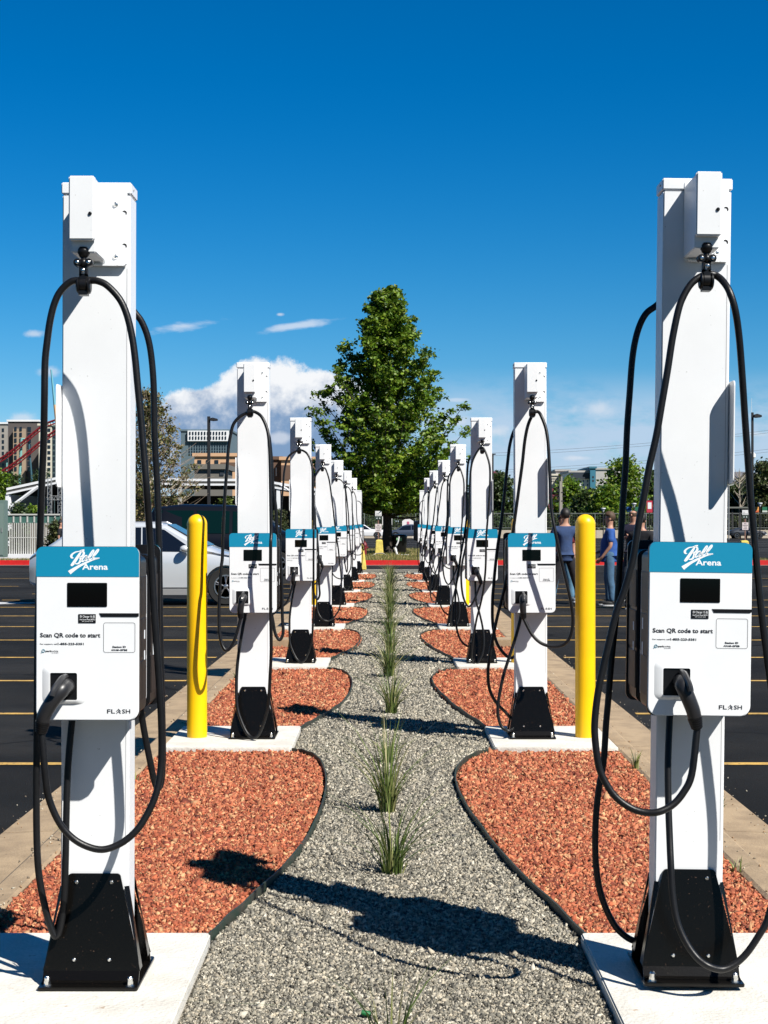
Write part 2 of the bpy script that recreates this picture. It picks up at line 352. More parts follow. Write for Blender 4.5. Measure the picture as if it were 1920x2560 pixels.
# ------------------------------------------------------------------ ground
def sheet(name, pts, z, m, kind='structure'):
    mb = MB(); mb.add([(x, y, z) for x, y in pts], [tuple(range(len(pts)))])
    return tag(mb.obj(name, m), kind=kind)
mb = MB(); ys = [-30, 0, 62, 190, 5000]; xs = [-1500, -60, 60, 1500]
for y in ys:
    for x in xs: mb.v.append((x, y, gz(y)))
for j in range(4):
    for i in range(3): mb.f.append((j*4+i, j*4+i+1, j*4+5+i, j*4+4+i))
tag(mb.obj('asphalt', ASPH), kind='structure')
sheet('ground', [(-1500, 205), (1500, 205), (1500, 5000), (-1500, 5000)], -0.292, mat('dry_grass_ground', (0.12, 0.11, 0.06), 0.95, col2=(0.07, 0.08, 0.03), vscale=0.05))
# island body (gravel level)
mb = MB(); mb.box(-1.475, 1.475, 2.0, 47.2, -0.1, 0.168); tag(mb.obj('gravel_ground', GRAVG), kind='structure')
# kerb and gutter, cast in lengths with joints
for sx in (-1, 1):
    mb = MB(); y = 2.0; prof = [(1.47, -0.1), (1.47, 0.185), (1.485, 0.195), (1.575, 0.195), (1.597, 0.18), (1.605, 0.045), (1.63, 0.03), (2.05, 0.014), (2.05, -0.1)]
    while y < 47:
        y1 = min(y+2.99, 47.2); mb.prism([(sx*a, b) for a, b in prof], y, y1, 'y'); y += 3.0
    tag(mb.obj('kerb', TAN), kind='structure')
mb = MB(); mb.box(-2.05, 2.05, 47.21, 47.6, -0.1, 0.16); tag(mb.obj('kerb', mat('grey_concrete', (0.38, 0.36, 0.33), 0.9, var=0.2)), kind='structure')
# parking lines
for sx in (-1, 1):
    mb = MB()
    for k in range(-2, 12):
        Y = 10.35+2.70*k; wob = 0.004
        mb.add([(sx*2.12, Y-0.05, 0.004), (sx*8.2, Y-0.05, 0.004), (sx*8.2, Y+0.05, 0.004), (sx*2.12, Y+0.05, 0.004)], [(0, 1, 2, 3) if sx > 0 else (3, 2, 1, 0)])
    for k in range(3, 7):
        Y = 10.35+5.4*k+1.35
        mb.add([(sx*9.5, Y-0.05, 0.004), (sx*20, Y-0.05, 0.004), (sx*20, Y+0.05, 0.004), (sx*9.5, Y+0.05, 0.004)], [(0, 1, 2, 3) if sx > 0 else (3, 2, 1, 0)])
    tag(mb.obj('road_marking', LINEY), kind='structure')
mb = MB()
for Y in (88, 96, 110, 124, 140): mb.add([(-70, Y, gz(Y)+.006), (70, Y, gz(Y)+.006), (70, Y+.18, gz(Y)+.006), (-70, Y+.18, gz(Y)+.006)], [(0, 1, 2, 3)])
tag(mb.obj('road_marking', LINEW), kind='structure')
sheet('road_marking', [(-8.1, 30.2), (-7.2, 30.6), (-7.25, 31.0), (-8.3, 31.1), (-8.6, 30.8)], 0.005, LINEW)

# bed outlines: inner edge X as a function of distance from the near pad's centre
S0, SP = 4.835, 5.40
def sy(n): return S0+SP*(n-1)
EL = [(0.50, 0.640), (0.75, 0.60), (1.15, 0.525), (1.85, 0.415), (2.6, 0.362), (3.35, 0.350), (3.95, 0.375), (4.45, 0.430), (4.72, 0.50), (4.84, 0.575), (4.87, 0.63)]
ER = [(0.50, 0.690), (0.9, 0.635), (1.67, 0.513), (2.5, 0.43), (3.1, 0.385), (3.75, 0.372), (4.2, 0.405), (4.55, 0.48), (4.78, 0.57), (4.87, 0.665)]
def edge_curve(sx, n):
    E = EL if sx < 0 else ER
    rnd = random.Random(n*7+sx); j = rnd.uniform(-0.025, 0.025) if n > 1 else 0
    p = crom([(d, x, 0) for d, x in E], 5)
    return [(sx*(q.y+j*math.sin(math.pi*(q.x-0.5)/4.37)), sy(n)+q.x) for q in p]
beds = []
for n in range(1, 8):
    for sx in (-1, 1):
        c = edge_curve(sx, n); beds.append((sx, n, c))
        poly = c+[(sx*1.47, c[-1][1]), (sx*1.47, c[0][1])]
        sheet('red_rock_ground', poly if sx > 0 else poly[::-1], 0.173, REDG)
        mb = MB(); N_ = len(c); v = []
        for i, (x, y) in enumerate(c):
            a = Vector(c[max(i-1, 0)]); b = Vector(c[min(i+1, N_-1)]); d = (b-a).normalized(); q = Vector((-d.y, d.x))*0.004
            zt = 0.205+0.003*math.sin(i*1.3+n)
            v += [(x+q.x, y+q.y, 0.10), (x-q.x, y-q.y, 0.10), (x-q.x, y-q.y, zt), (x+q.x, y+q.y, zt)]
        f = []
        for i in range(N_-1):
            k = 4*i
            for a, b in ((0, 1), (1, 2), (2, 3), (3, 0)): f.append((k+a, k+b, k+4+b, k+4+a))
        f += [(0, 1, 2, 3), (4*N_-1, 4*N_-2, 4*N_-3, 4*N_-4)]
        mb.add(v, f); o = mb.obj('landscape_edging', EDGE)
        side = 'left' if sx < 0 else 'right'; ordn = ['nearest', 'second', 'third', 'fourth', 'fifth', 'sixth', 'farthest'][n-1]
        tag(o, f'curved dark green steel edging strip round the {ordn} red rock bed on the {side}', 'edging', 'edging strips between red rock and gravel')
# pads
PX = {}
for n in range(1, 9):
    for sx in (-1, 1):
        yc = sy(n); xi = 0.632 if sx < 0 else 0.672; ln = 0.53
        mb = MB(); pts = rrect(min(sx*xi, sx*1.468), max(sx*xi, sx*1.468), yc-ln, yc+0.50, 0.02, 3)
        mb.prism(pts, 0.05, 0.21, 'z'); o = mb.obj('concrete_pad', PAD, bevel=0.006, seg=2); tag(o, kind='structure')
for sx in (-1, 1):
    mb = MB(); mb.box(min(sx*0.98, sx*1.468), max(sx*0.98, sx*1.468), 17.75, 18.2, 0.1, 0.27); mb.obj('concrete_step', TAN, bevel=0.01)
    tag(bpy.data.objects[mb and ('concrete_step' if sx < 0 else 'concrete_step.001')], f'low tan concrete block across the {"left" if sx<0 else "right"} red rock bed beside the kerb', 'concrete block')

# ------------------------------------------------------------------ stones
rng = np.random.default_rng(5)
def stones(name, pts, size, zs, cols, kind, flat=0.6, label=None, jit=0.35):
    n = len(pts)
    base = np.array([(1, 0, 0), (-1, 0, 0), (0, 1, 0), (0, -1, 0), (0, 0, 1), (0, 0, -1), (.62, .62, .5), (-.62, -.55, .5)], float)[:6]
    V = base[None]*(1+rng.uniform(-jit, jit, (n, 6, 3)))+rng.uniform(-jit, jit, (n, 6, 3))
    V[:, :, 2] *= flat
    V *= (size*rng.lognormal(0, 0.32, n))[:, None, None]
    # random rotation
    q = rng.normal(size=(n, 4)); q /= np.linalg.norm(q, axis=1)[:, None]
    w, x, y, z = q.T
    M = np.stack([np.stack([1-2*(y*y+z*z), 2*(x*y-z*w), 2*(x*z+y*w)], 1), np.stack([2*(x*y+z*w), 1-2*(x*x+z*z), 2*(y*z-x*w)], 1), np.stack([2*(x*z-y*w), 2*(y*z+x*w), 1-2*(x*x+y*y)], 1)], 1)
    V = np.einsum('nij,nkj->nki', M, V)
    V += np.concatenate([pts, zs[:, None]], 1)[:, None, :]
    F = np.array([(0, 2, 4), (2, 1, 4), (1, 3, 4), (3, 0, 4), (2, 0, 5), (1, 2, 5), (3, 1, 5), (0, 3, 5)])
    FF = (F[None]+6*np.arange(n)[:, None, None]).reshape(-1, 3)
    C = np.array(cols)[rng.integers(0, len(cols), n)]*rng.uniform(0.58, 1.10, (n, 1))
    me = np_mesh(name, V.reshape(-1, 3), FF, STONE, np.repeat(C, 6, 0)); o = link(name, me)
    tag(o, label, kind, kind='stuff'); return o
def inner(sx, Y):
    """inner half-width of the gravel strip at distance Y on side sx"""
    d = (Y-S0) % SP; E = EL if sx < 0 else ER
    xs_ = np.array([e[1] for e in E]); ds = np.array([e[0] for e in E])
    r = np.interp(d, ds, xs_); pad = (d < 0.5) | (d > 4.87)
    return np.where(pad, 0.632 if sx < 0 else 0.672, r)
def scatter_y(n, y0, y1, p=1.6):
    t = rng.random(n); a, b = y0**(1-p), y1**(1-p); return (a+(b-a)*t)**(1/(1-p))
GS = [(0.07, 0.065, 0.052), (0.26, 0.238, 0.185), (0.37, 0.335, 0.26), (0.15, 0.14, 0.112), (0.55, 0.50, 0.40), (0.46, 0.40, 0.30), (0.24, 0.222, 0.18)]
Y = scatter_y(290000, 4.2, 44, 1.9); X = rng.uniform(-0.70, 0.70, len(Y))
ok = (X > -inner(-1, Y)+0.012) & (X < inner(1, Y)-0.012); X, Y = X[ok], Y[ok]
stones('gravel', np.stack([X, Y], 1), 0.0063*(0.9+0.07*(Y-4.2)), 0.171+rng.uniform(-0.002, 0.007, len(X)), GS, 'gravel', label='grey crushed gravel strip between the two rows of chargers')
# a sparse scatter of coarser stones further on
RS = [(0.31, 0.076, 0.034), (0.48, 0.14, 0.066), (0.53, 0.18, 0.085), (0.38, 0.092, 0.038), (0.62, 0.33, 0.16), (0.54, 0.20, 0.09), (0.42, 0.11, 0.045), (0.22, 0.046, 0.022)]
Y = scatter_y(240000, 5.3, 42, 1.8); s = np.where(rng.random(len(Y)) < 0.5, -1, 1); X = rng.uniform(0.33, 1.47, len(Y))
d = (Y-S0) % SP; e = np.where(s < 0, inner(-1, Y), inner(1, Y)); ok = (d > 0.51) & (d < 4.86) & (X > e+0.016) & (X < 1.462)
X, Y, s = X[ok], Y[ok], s[ok]
stones('red_rock_mulch', np.stack([X*s, Y], 1), 0.0098*(0.9+0.05*(Y-5)), 0.178+rng.uniform(-0.002, 0.008, len(X)), RS, 'rock mulch', flat=0.42, label='crushed red rock mulch filling the curved beds between the concrete pads')
# grit, chips and dry leaves strayed on to the kerbs
n = 900; s = np.where(rng.random(n) < 0.5, -1, 1); Y = scatter_y(n, 5.2, 20, 1.5); X = np.where(rng.random(n) < .35, rng.uniform(1.47, 1.6, n), 2.05+rng.normal(0, .06, n)); zz = np.where(X < 1.6, 0.197, 0.018)
stones('debris', np.stack([X*s, Y], 1), np.full(n, 0.006), zz, [(0.35, 0.22, 0.12), (0.25, 0.2, 0.14), (0.5, 0.45, 0.35)], 'debris', label='scattered grit and dry bits along the kerbs and gutters')

# ------------------------------------------------------------------ charging station parts
HD_ = 4.593
def hx(x): return (x-656)*0.2411*HD_/3780
def hz(y): return 1.3735-(y-112)*0.2411*HD_/3780
FY = -0.242       # front face of the face plate
PZ = 2.522
def part(name, mb, m, subs=(), **k):
    return (name, mb.mesh(name, m, **k), list(subs))
parts = []
# post with a folded right-hand seam
mb = MB(); mb.box(-0.1075, 0.1075, -0.055, 0.055, 0.012, 2.484)
parts.append(part('post', mb, WHITE, bevel=0.004))
mb = MB()
mb.box(0.0975-0.0008, 0.0975+0.0008, -0.0558, -0.0545, 0.43, 2.250)
parts.append(part('seam_trim', mb, mat('seam_grey', (0.45, 0.45, 0.46), 0.5)))
mb = MB(); mb.box(-0.1105, 0.1105, -0.058, 0.058, 2.486, PZ)
def _rv(sx):
    b = MB(); b.lathe([(0.0035, 0), (0.0035, 0.002), (0.002, 0.003)] if sx > 0 else [(0.0035, 0), (0.0035, -0.002), (0.002, -0.003)], (sx*0.1106, -0.02, 2.505), 10, 'x'); return part('rivet', b, STEEL)
parts.append(part('cap', mb, WHITE, [_rv(-1), _rv(1)], bevel=0.003))
# cable outlet box
def cable_box():
    mb = MB(); mb.box(-0.043, 0.033, -0.235, -0.055, 2.269, 2.494)
    front = MB(); front.box(-0.0445, 0.0335, -0.262, -0.236, 2.303, 2.497)
    plate = MB(); pts = rrect(-0.043, 0.098, 2.257, 2.515, 0.012, 4)
    plate.prism(pts, -0.0605, -0.0555, 'y')
    SCR = []
    for x, z in ((0.0615, 2.452), (0.0615, 2.287)):
        sc = MB(); SCR.append(sc); sc.lathe([(0.0085, 0), (0.0085, -0.002), (0.0055, -0.006), (0.002, -0.007)], (x, -0.0605, z), 12, 'y')
    MOO = []
    for z in (2.424, 2.320):
        mo = MB(); MOO.append(mo)
        a0 = [(0.089+0.0085*math.cos(R(t)), z+0.0085*math.sin(R(t))) for t in range(-20, 121, 20)]
        a1 = [(0.0865+0.0075*math.cos(R(t)), z-0.003+0.0075*math.sin(R(t))) for t in range(120, -21, -20)]
        mo.prism(a0+a1, -0.0615, -0.0605, 'y')
    s2 = MB(); s2.lathe([(0.0055, 0), (0.0055, -0.003), (0.003, -0.005)], (0.021, -0.262, 2.382), 12, 'y')
    lip = MB(); lip.prism([(-0.030, 2.262), (0.098, 2.262), (0.090, 2.256), (-0.02, 2.256)], -0.075, -0.0602, 'y')
    return ('cable_box', mb.mesh('cable_box', WHITE, bevel=0.003), [part('box_cover', front, WHITE, bevel=0.004), part('mounting_plate', plate, WHITE, bevel=0.0012), *[part('screw', q, CHROME, smooth=True) for q in SCR], *[part('keyhole_slot', q, BROWNP) for q in MOO], part('cover_screw', s2, BLACKP, smooth=True), part('plate_lip', lip, WHITE)])
CBOX = cable_box()
def hanger():
    x, y = -0.005, -0.226
    mb = MB()
    mb.ell((x, y, 2.268), (0.017, 0.017, 0.017)); mb.lathe([(0.015, 2.262), (0.019, 2.268), (0.019, 2.278), (0.014, 2.286)], (x, y, 0), 18)
    mb.lathe([(0.009, 2.222), (0.011, 2.235), (0.008, 2.262)], (x, y, 0), 14)
    mb.ell((x, y-0.004, 2.238), (0.013, 0.014, 0.014))
    for sx in (-1, 1):
        mb.lathe([(0.0115, -0.012), (0.0125, -0.008), (0.0125, 0.010), (0.009, 0.012)], (x+sx*0.017, y-0.004, 2.238), 16, 'y')
        mb.box(x+sx*0.0085-0.0035, x+sx*0.0085+0.0035, y-0.012, y+0.010, 2.196, 2.226)
    mb.box(x-0.012, x+0.012, y-0.012, y+0.010, 2.184, 2.204)
    cl = MB()
    for sx in (-1, 1):
        cl.lathe([(0.012, -0.006), (0.021, -0.005), (0.026, -0.001), (0.026, 0.003), (0.020, 0.006), (0.012, 0.007)], (x+sx*0.0155, y, 2.170), 24, 'x')
    cl.lathe([(0.021, -0.011), (0.0235, -0.009), (0.0235, 0.009), (0.021, 0.011)], (x, y, 2.172), 24, 'x')
    cl.box(x-0.013, x+0.013, y-0.017, y+0.017, 2.139, 2.152)
    cl.box(x-0.010, x+0.010, y-0.019, y+0.012, 2.176, 2.196)
    SCR = []
    for dx, dz in ((-0.017, 2.238), (0.017, 2.238), (0.001, 2.214)):
        sc = MB(); SCR.append(sc); sc.lathe([(0.006, 0), (0.006, -0.003), (0.003, -0.005)], (x+dx, y-0.0155, dz), 10, 'y')
    return ('cable_hanger', mb.mesh('cable_hanger', BLACKP, smooth=True), [part('cable_clamp', cl, BLACKP, smooth=True), *[part('clamp_screw', q, CHROME, smooth=True) for q in SCR]])
HANG = hanger()
# mounting box behind the heads
mb = MB(); pts = rrect(-0.156, 0.156, 0.868, 1.300, 0.028, 6); mb.prism(pts, -0.052, -0.012, 'y')
parts.append(part('mounting_box', mb, WHITE, bevel=0.003))
# the charger head
def head(idtxt, numtxt):
    subs = []
    body = MB(); body.prism(rrect(hx(122), hx(1190), hz(1912), hz(112), 0, rr=(0.032, 0.022, 0.022, 0.032), n=7), FY+0.0006, FY+0.014, 'y')
    hb = MB(); top = rrect(hx(122)+0.0002, hx(1190)-0.0002, hz(422), hz(112)+0.0002, 0, rr=(0.0005, 0.022, 0.022, 0.0005), n=7)
    hb.prism(top, FY-0.0006, FY+0.010, 'y')
    # script and block lettering of the arena
    lt = MB(); k = 0.0904*HD_/3780
    def q(pts): return [((150+a*0.0904-218)*HD_/3780, 1.3735-(1360+b*0.0904-1367)*HD_/3780, w*k*1.12) for a, b, w in pts]
    ya = FY-0.0007
    for st in ([(595, 180, 25), (520, 300, 60), (440, 420, 70), (350, 550, 72), (295, 600, 40)],
               [(665, 165, 30), (600, 180, 42), (520, 205, 22), (420, 225, 30), (335, 280, 40), (303, 335, 58), (318, 380, 42), (365, 385, 16)],
               [(590, 200, 28), (640, 225, 45), (645, 280, 55), (590, 345, 38), (515, 372, 22)],
               [(510, 368, 22), (560, 400, 48), (552, 470, 55), (505, 535, 42), (440, 548, 28), (385, 525, 16)],
               [(745, 325, 30), (690, 325, 32), (615, 400, 45), (592, 460, 48), (625, 482, 32), (690, 425, 26), (742, 335, 30)],
               [(750, 330, 35), (695, 430, 44), (705, 460, 34), (770, 425, 22)],
               [(760, 430, 22), (850, 330, 22), (915, 215, 32), (922, 172, 28), (880, 195, 28), (805, 330, 48), (788, 400, 50), (825, 425, 32), (885, 385, 22)],
               [(885, 385, 22), (980, 290, 22), (1045, 190, 38), (1052, 150, 32), (1010, 170, 28), (935, 290, 48), (912, 370, 48), (955, 398, 36), (1085, 385, 20)],
               [(1085, 395, 12), (900, 438, 30), (700, 522, 48), (500, 625, 62), (330, 735, 88), (250, 795, 104)]):
        ribbon(lt, q(st), ya)
    text_into(lt, 'Arena', q([(605, 0, 0)])[0][0], q([(1315, 0, 0)])[0][0], q([(0, 705, 0)])[0][1], 165*k, ya, bold=0.022)
    subs.append(('header_band', hb.mesh('header_band', TEAL), []))
    subs.append(('lettering', lt.mesh('lettering', WINK), []))
    sc = MB(); sc.prism(rrect(hx(445), hx(860), hz(735), hz(485), 0.003, 3), FY-0.0012, FY+0.003, 'y')
    subs.append(part('screen', sc, SCREEN, bevel=0.0005, seg=1))
    s = MB(); s.prism(rrect(hx(562), hx(743), hz(902), hz(810), 0.001, 2), FY-0.0010, FY+0.001, 'y')
    subs.append(part('number_sticker', s, BLACKP))
    t = MB(); text_into(t, numtxt, hx(580), hx(735), hz(846), 0.0072, FY-0.0012); text_into(t, 'Fed From Panel 8DP-3', hx(578), hx(738), hz(873), 0.0046, FY-0.0012); text_into(t, '3Ph Connect 10-26', hx(602), hx(714), hz(888), 0.0026, FY-0.0012)
    subs.append(part('sticker_text', t, WINK))
    s = MB(); s.prism([(hx(778), hz(800)), (hx(1188), hz(800)), (hx(1188), hz(830)), (hx(1170), hz(838)), (hx(798), hz(838))], FY-0.0010, FY+0.003, 'y'); subs.append(part('card_slot', s, BLACKP))
    t = MB(); text_into(t, 'Scan QR code to start', hx(165), hx(790), hz(1050), 0.0132, FY, bold=0.028)
    text_into(t, 'For support, call', hx(165), hx(342), hz(1127), 0.0036, FY, bold=0.006)
    text_into(t, '1-855-223-5351', hx(349), hx(618), hz(1130), 0.0066, FY, bold=0.03)
    text_into(t, 'park', hx(222), hx(290), hz(1202), 0.0052, FY, bold=0.03); text_into(t, 'whiz', hx(291), hx(354), hz(1202), 0.0052, FY)
    text_into(t, 'by FLASH', hx(290), hx(354), hz(1216), 0.0022, FY)
    text_into(t, 'Station ID', hx(915), hx(1056), hz(1158), 0.0056, FY, bold=0.03)
    text_into(t, idtxt, hx(900), hx(1070), hz(1190), 0.0052, FY, bold=0.03)
    # rounded frame
    o_ = rrect(hx(823), hx(1152), hz(1207), hz(897), 0.0065, 5); i_ = rrect(hx(823)+.0009, hx(1152)-.0009, hz(1207)+.0009, hz(897)-.0009, 0.0058, 5); nn = len(o_)
    t.add([(a, FY-0.0004, b) for a, b in o_]+[(a, FY-0.0004, b) for a, b in i_], [(i, (i+1) % nn, (i+1) % nn+nn, i+nn) for i in range(nn)])
    # brand lettering with a double chevron in place of the A
    text_into(t, 'FL', hx(862), hx(945), hz(1838), 0.0128, FY, bold=0.012); text_into(t, 'SH', hx(1018), hx(1102), hz(1838), 0.0128, FY, bold=0.012)
    for dz in (0, 22): ribbon(t, [(hx(960), hz(1817+dz), 0.0018), (hx(982), hz(1796+dz), 0.0018), (hx(982.1), hz(1796+dz), 0.0018), (hx(1004), hz(1817+dz), 0.0018)], FY-0.0003)
    subs.append(part('lettering', t, INK))
    t = MB()
    cc = [(hx(200)+0.0042*math.cos(R(a)), hz(1192)+0.0042*math.sin(R(a)), 0.0017) for a in range(-150, 211, 30)]
    ribbon(t, cc, FY-0.0003); ribbon(t, [(hx(190), hz(1202), .0016), (hx(178), hz(1214), .0022)], FY-0.0003)
    subs.append(part('pin_emblem', t, mat('pin_teal', (0.05, 0.20, 0.28), 0.5)))
    # raised holster surround: a soft ramp, then the rim
    fr = MB(); A = rrect(hx(190), hx(640), hz(1745), hz(1340), 0.020, 6); B = rrect(hx(258), hx(580), hz(1712), hz(1392), 0.012, 6); C = rrect(hx(275), hx(556), hz(1700), hz(1417), 0.0055, 6)
    nn = len(A); lay = [(A, FY+0.0004), (B, FY-0.0085), (C, FY-0.0085), (C, FY+0.004)]; v = []
    for pl, y in lay: v += [(a, y, b) for a, b in pl]
    fr.add(v, [(l*nn+i, l*nn+(i+1) % nn, (l+1)*nn+(i+1) % nn, (l+1)*nn+i) for l in range(3) for i in range(nn)])
    subs.append(part('holster', fr, WHITE2, smooth=True, angle=50))
    s = MB(); s.prism(C, FY-0.0045, FY+0.001, 'y'); subs.append(part('holster_opening', s, BLACKP))
    return ('face_plate', body.mesh('face_plate', WHITE2, bevel=0.0025), subs)
# housing behind a face plate
hs = MB(); pts = rrect(-0.150, 0.150, 0.855, 1.345, 0.024, 5); hs.prism(pts, FY+0.0145, -0.062, 'y')
hsub = []
for sx in (-1, 1):
    for z0, z1 in ((0.90, 1.02), (1.03, 1.15), (1.16, 1.28)):
        rb = MB(); rb.box(sx*0.1505-0.002, sx*0.1505+0.002, FY+0.03, -0.075, z0, z1); hsub.append(part('rib_panel', rb, BROWNP, bevel=0.001, seg=1))
for sx, z0, z1 in ((1, 1.085, 1.112), (1, 1.02, 1.048), (-1, 1.10, 1.135), (-1, 1.02, 1.06)):
    st = MB(); st.box(sx*0.1530-0.0004, sx*0.1530+0.0004, -0.120, -0.105, z0, z1); hsub.append(part('label_sticker', st, WINK))
HOUS = ('housing', hs.mesh('housing', BLACKP, bevel=0.004), hsub)
# back of a face plate (dark liner)
ln = MB(); ln.prism(rrect(hx(122)-.001, hx(1190)+.001, hz(1912)-.001, hz(112)+.001, 0.025, 6), FY+0.0085, FY+0.020, 'y')
LINER = part('rear_liner', ln, BLACKP)
# foot brackets
def bracket():
    mb = MB(); t = 0.005
    y0, y1 = -0.105, -0.062; z0, z1 = 0.045, 0.339
    tp = rrect(-0.084, 0.084, z1-0.06, z1, 0, rr=(0.0001, 0.013, 0.013, 0.0001), n=4)
    P = [(-0.1525, z0), (0.1525, z0)]+[(x, z) for x, z in tp if z > z1-0.02]
    def yy(z): return y0+(y1-y0)*(z-z0)/(z1-z0)
    n_ = len(P); v = [(x, yy(z), z) for x, z in P]+[(x, yy(z)+t, z) for x, z in P]
    mb.add(v, [tuple(range(n_)), tuple(range(2*n_-1, n_-1, -1))]+[(i, i+n_, (i+1) % n_+n_, (i+1) % n_) for i in range(n_)])
    mb.prism([(y0, z0), (y0+t, z0), (y0-0.012+t, 0.012), (y0-0.030, 0.012), (y0-0.030, 0.016), (y0-0.014, 0.019)], -0.150, 0.150, 'x')
    for sx in (-1, 1): mb.add([(sx*0.151, y0+.002, z0), (sx*0.151, -0.055, z0), (sx*0.109, -0.055, 0.30), (sx*0.0955, -0.068, 0.30)], [(0, 1, 2, 3)])
    SCR = []
    for x, z in ((-0.055, 0.313), (0.055, 0.313), (-0.055, 0.078), (0.055, 0.078)):
        sc = MB(); SCR.append(sc); sc.lathe([(0.0062, 0), (0.0062, -0.003), (0.004, -0.0055), (0.0015, -0.0055)], (x, yy(z), z), 12, 'y')
    return ('foot_bracket', mb.mesh('foot_bracket', BLACKM), [part('screw', q, CHROME, smooth=True) for q in SCR])
BRK = bracket()
mb = MB(); mb.prism(rrect(-0.155, 0.155, -0.172, 0.172, 0.008, 3), 0.0015, 0.012, 'z')
def bolt(x, y):
    b = MB(); b.lathe([(0.014, 0.0122), (0.014, 0.0145)], (x, y, 0), 16); b.lathe([(0.0098, 0.0145), (0.0098, 0.026)], (x, y, 0), 6); b.lathe([(0.0085, 0.026), (0.0085, 0.036), (0.0055, 0.041), (0.001, 0.043)], (x, y, 0), 14)
    return part('anchor_bolt', b, CHROME, smooth=True, angle=30)
parts.append(part('base_plate', mb, BLACKM, [bolt(-0.128, -0.150), bolt(0.128, -0.150), bolt(-0.128, 0.150), bolt(0.128, 0.150)], bevel=0.002))
# side sign facing the stalls
def side_sign():
    mb = MB(); mb.prism(rrect(-0.117, 0.117, 1.558, 1.880, 0.016, 4), -0.0018, 0.0018, 'x')
    t = MB(); t.box(0.0019, 0.0024, -0.10, 0.10, 1.74, 1.86)
    return ('side_sign', mb.mesh('side_sign', WHITE2), [])
SIGN = side_sign()
def connector(lean):
    """plug in the holster, handle hanging down with a lean in x"""
    cx, cz = hx(455), hz(1555)
    mb = MB(); base = Vector((cx, FY-0.002, cz))
    P = crom([(cx, FY+0.002, cz-0.003), (cx-0.003*lean, FY-0.030, cz+0.002), (cx-0.010*lean-0.004, FY-0.052, cz-0.012), (cx-0.030*lean-0.004, FY-0.060, cz-0.040), (cx-0.055*lean-0.002, FY-0.058, cz-0.078), (cx-0.063*lean, FY-0.055, cz-0.100)], 5)
    n_ = len(P); rr_ = np.interp(np.linspace(0, 1, n_), [0, .18, .36, .55, .8, 1], [0.024, 0.024, 0.026, 0.0225, 0.0215, 0.0205])
    mb.tube(P, list(rr_), 18)
    g = MB(); e = P[-1]; dr = (P[-1]-P[-4]).normalized()
    for i in range(5):
        a = e+dr*(0.001+0.0072*i); r_ = 0.0225-0.0012*i; g.tube([a, a+dr*0.0048], [r_, r_], 14); g.tube([a+dr*0.004, a+dr*0.008], [r_-0.003, r_-0.003], 14)
    lt = MB(); top = Vector((cx-0.004*lean, FY-0.012, cz+0.030))
    lt.tube(crom([top, (cx-0.010*lean, FY-0.046, cz+0.025), (cx-0.024*lean, FY-0.080, cz-0.002), (cx-0.030*lean, FY-0.086, cz-0.020)], 4), 0.0095, 8)
    end = e+dr*0.036
    return ('connector', mb.mesh('connector', mat('black_grip', (0.016, 0.016, 0.018), 0.38), smooth=True), [part('strain_relief', g, BLACKP, smooth=True), part('latch', lt, mat('latch_grey', (0.03, 0.03, 0.032), 0.3), smooth=True)]), end
CONN = {l: connector(l) for l in (1.0, -0.55, 0.28, 0.05)}

def inst(p, parent, rot=0.0):
    o = link(p[0], p[1], parent)
    if rot: o.rotation_euler = (0, 0, rot)
    for s in p[2]: inst(s, o)
    return o
HEAD = {-1: head('AX48-GPBE', 'EV Charger 16 (B)'), 1: head('AX48-GPEB', 'EV Charger 15 (B)')}

# cable traces: (x, y[, depth]) in photograph pixels of the stations they were read from, turned into metres at the station
TR = {}
TR['L1'] = dict(lean=1.0, front=[(184, 1775, 4.755), (179, 1810, 4.755), (170, 1916), (166, 2031), (164, 2147, 4.72), (160, 2255), (151, 2318), (141, 2342), (130, 2326), (116, 2282), (100, 2205), (93, 2128, 4.71), (91, 1993), (92.6, 1800, 4.71), (94, 1600), (98, 1440, 4.70), (102, 1287, 4.66), (105, 1197), (109, 1106), (111, 998, 4.60), (112.5, 907), (118, 853), (125, 803), (136, 759), (152, 727), (178, 704), (205, 701, 4.609), (217, 700, 4.609), (229, 701, 4.609), (246, 703), (268, 714), (297, 745), (315, 781), (328, 831), (337, 889), (344, 962), (351, 1034), (358.5, 1124), (366, 1215, 4.58), (371, 1287), (378, 1390, 4.62), (388, 1560), (399, 1720), (404, 1830), (402, 1920, 4.63), (390, 1985), (366, 2039), (339.5, 2078), (301, 2109), (255, 2124, 4.57), (208, 2112), (170, 2085), (143, 2047), (121.5, 1993), (113, 1935), (112, 1877, 4.535)],
    back=[(262, 740, 4.99), (310, 752, 4.99), (339, 784), (355, 806), (369, 842), (378, 889), (384, 962), (386, 1070), (389, 1142), (393, 1215), (397, 1340), (401, 1600), (406, 1800), (407, 1900), (403, 1955, 5.06), (394, 1970), (384, 1945), (370, 1877), (359, 1819), (350, 1760, 4.97)])
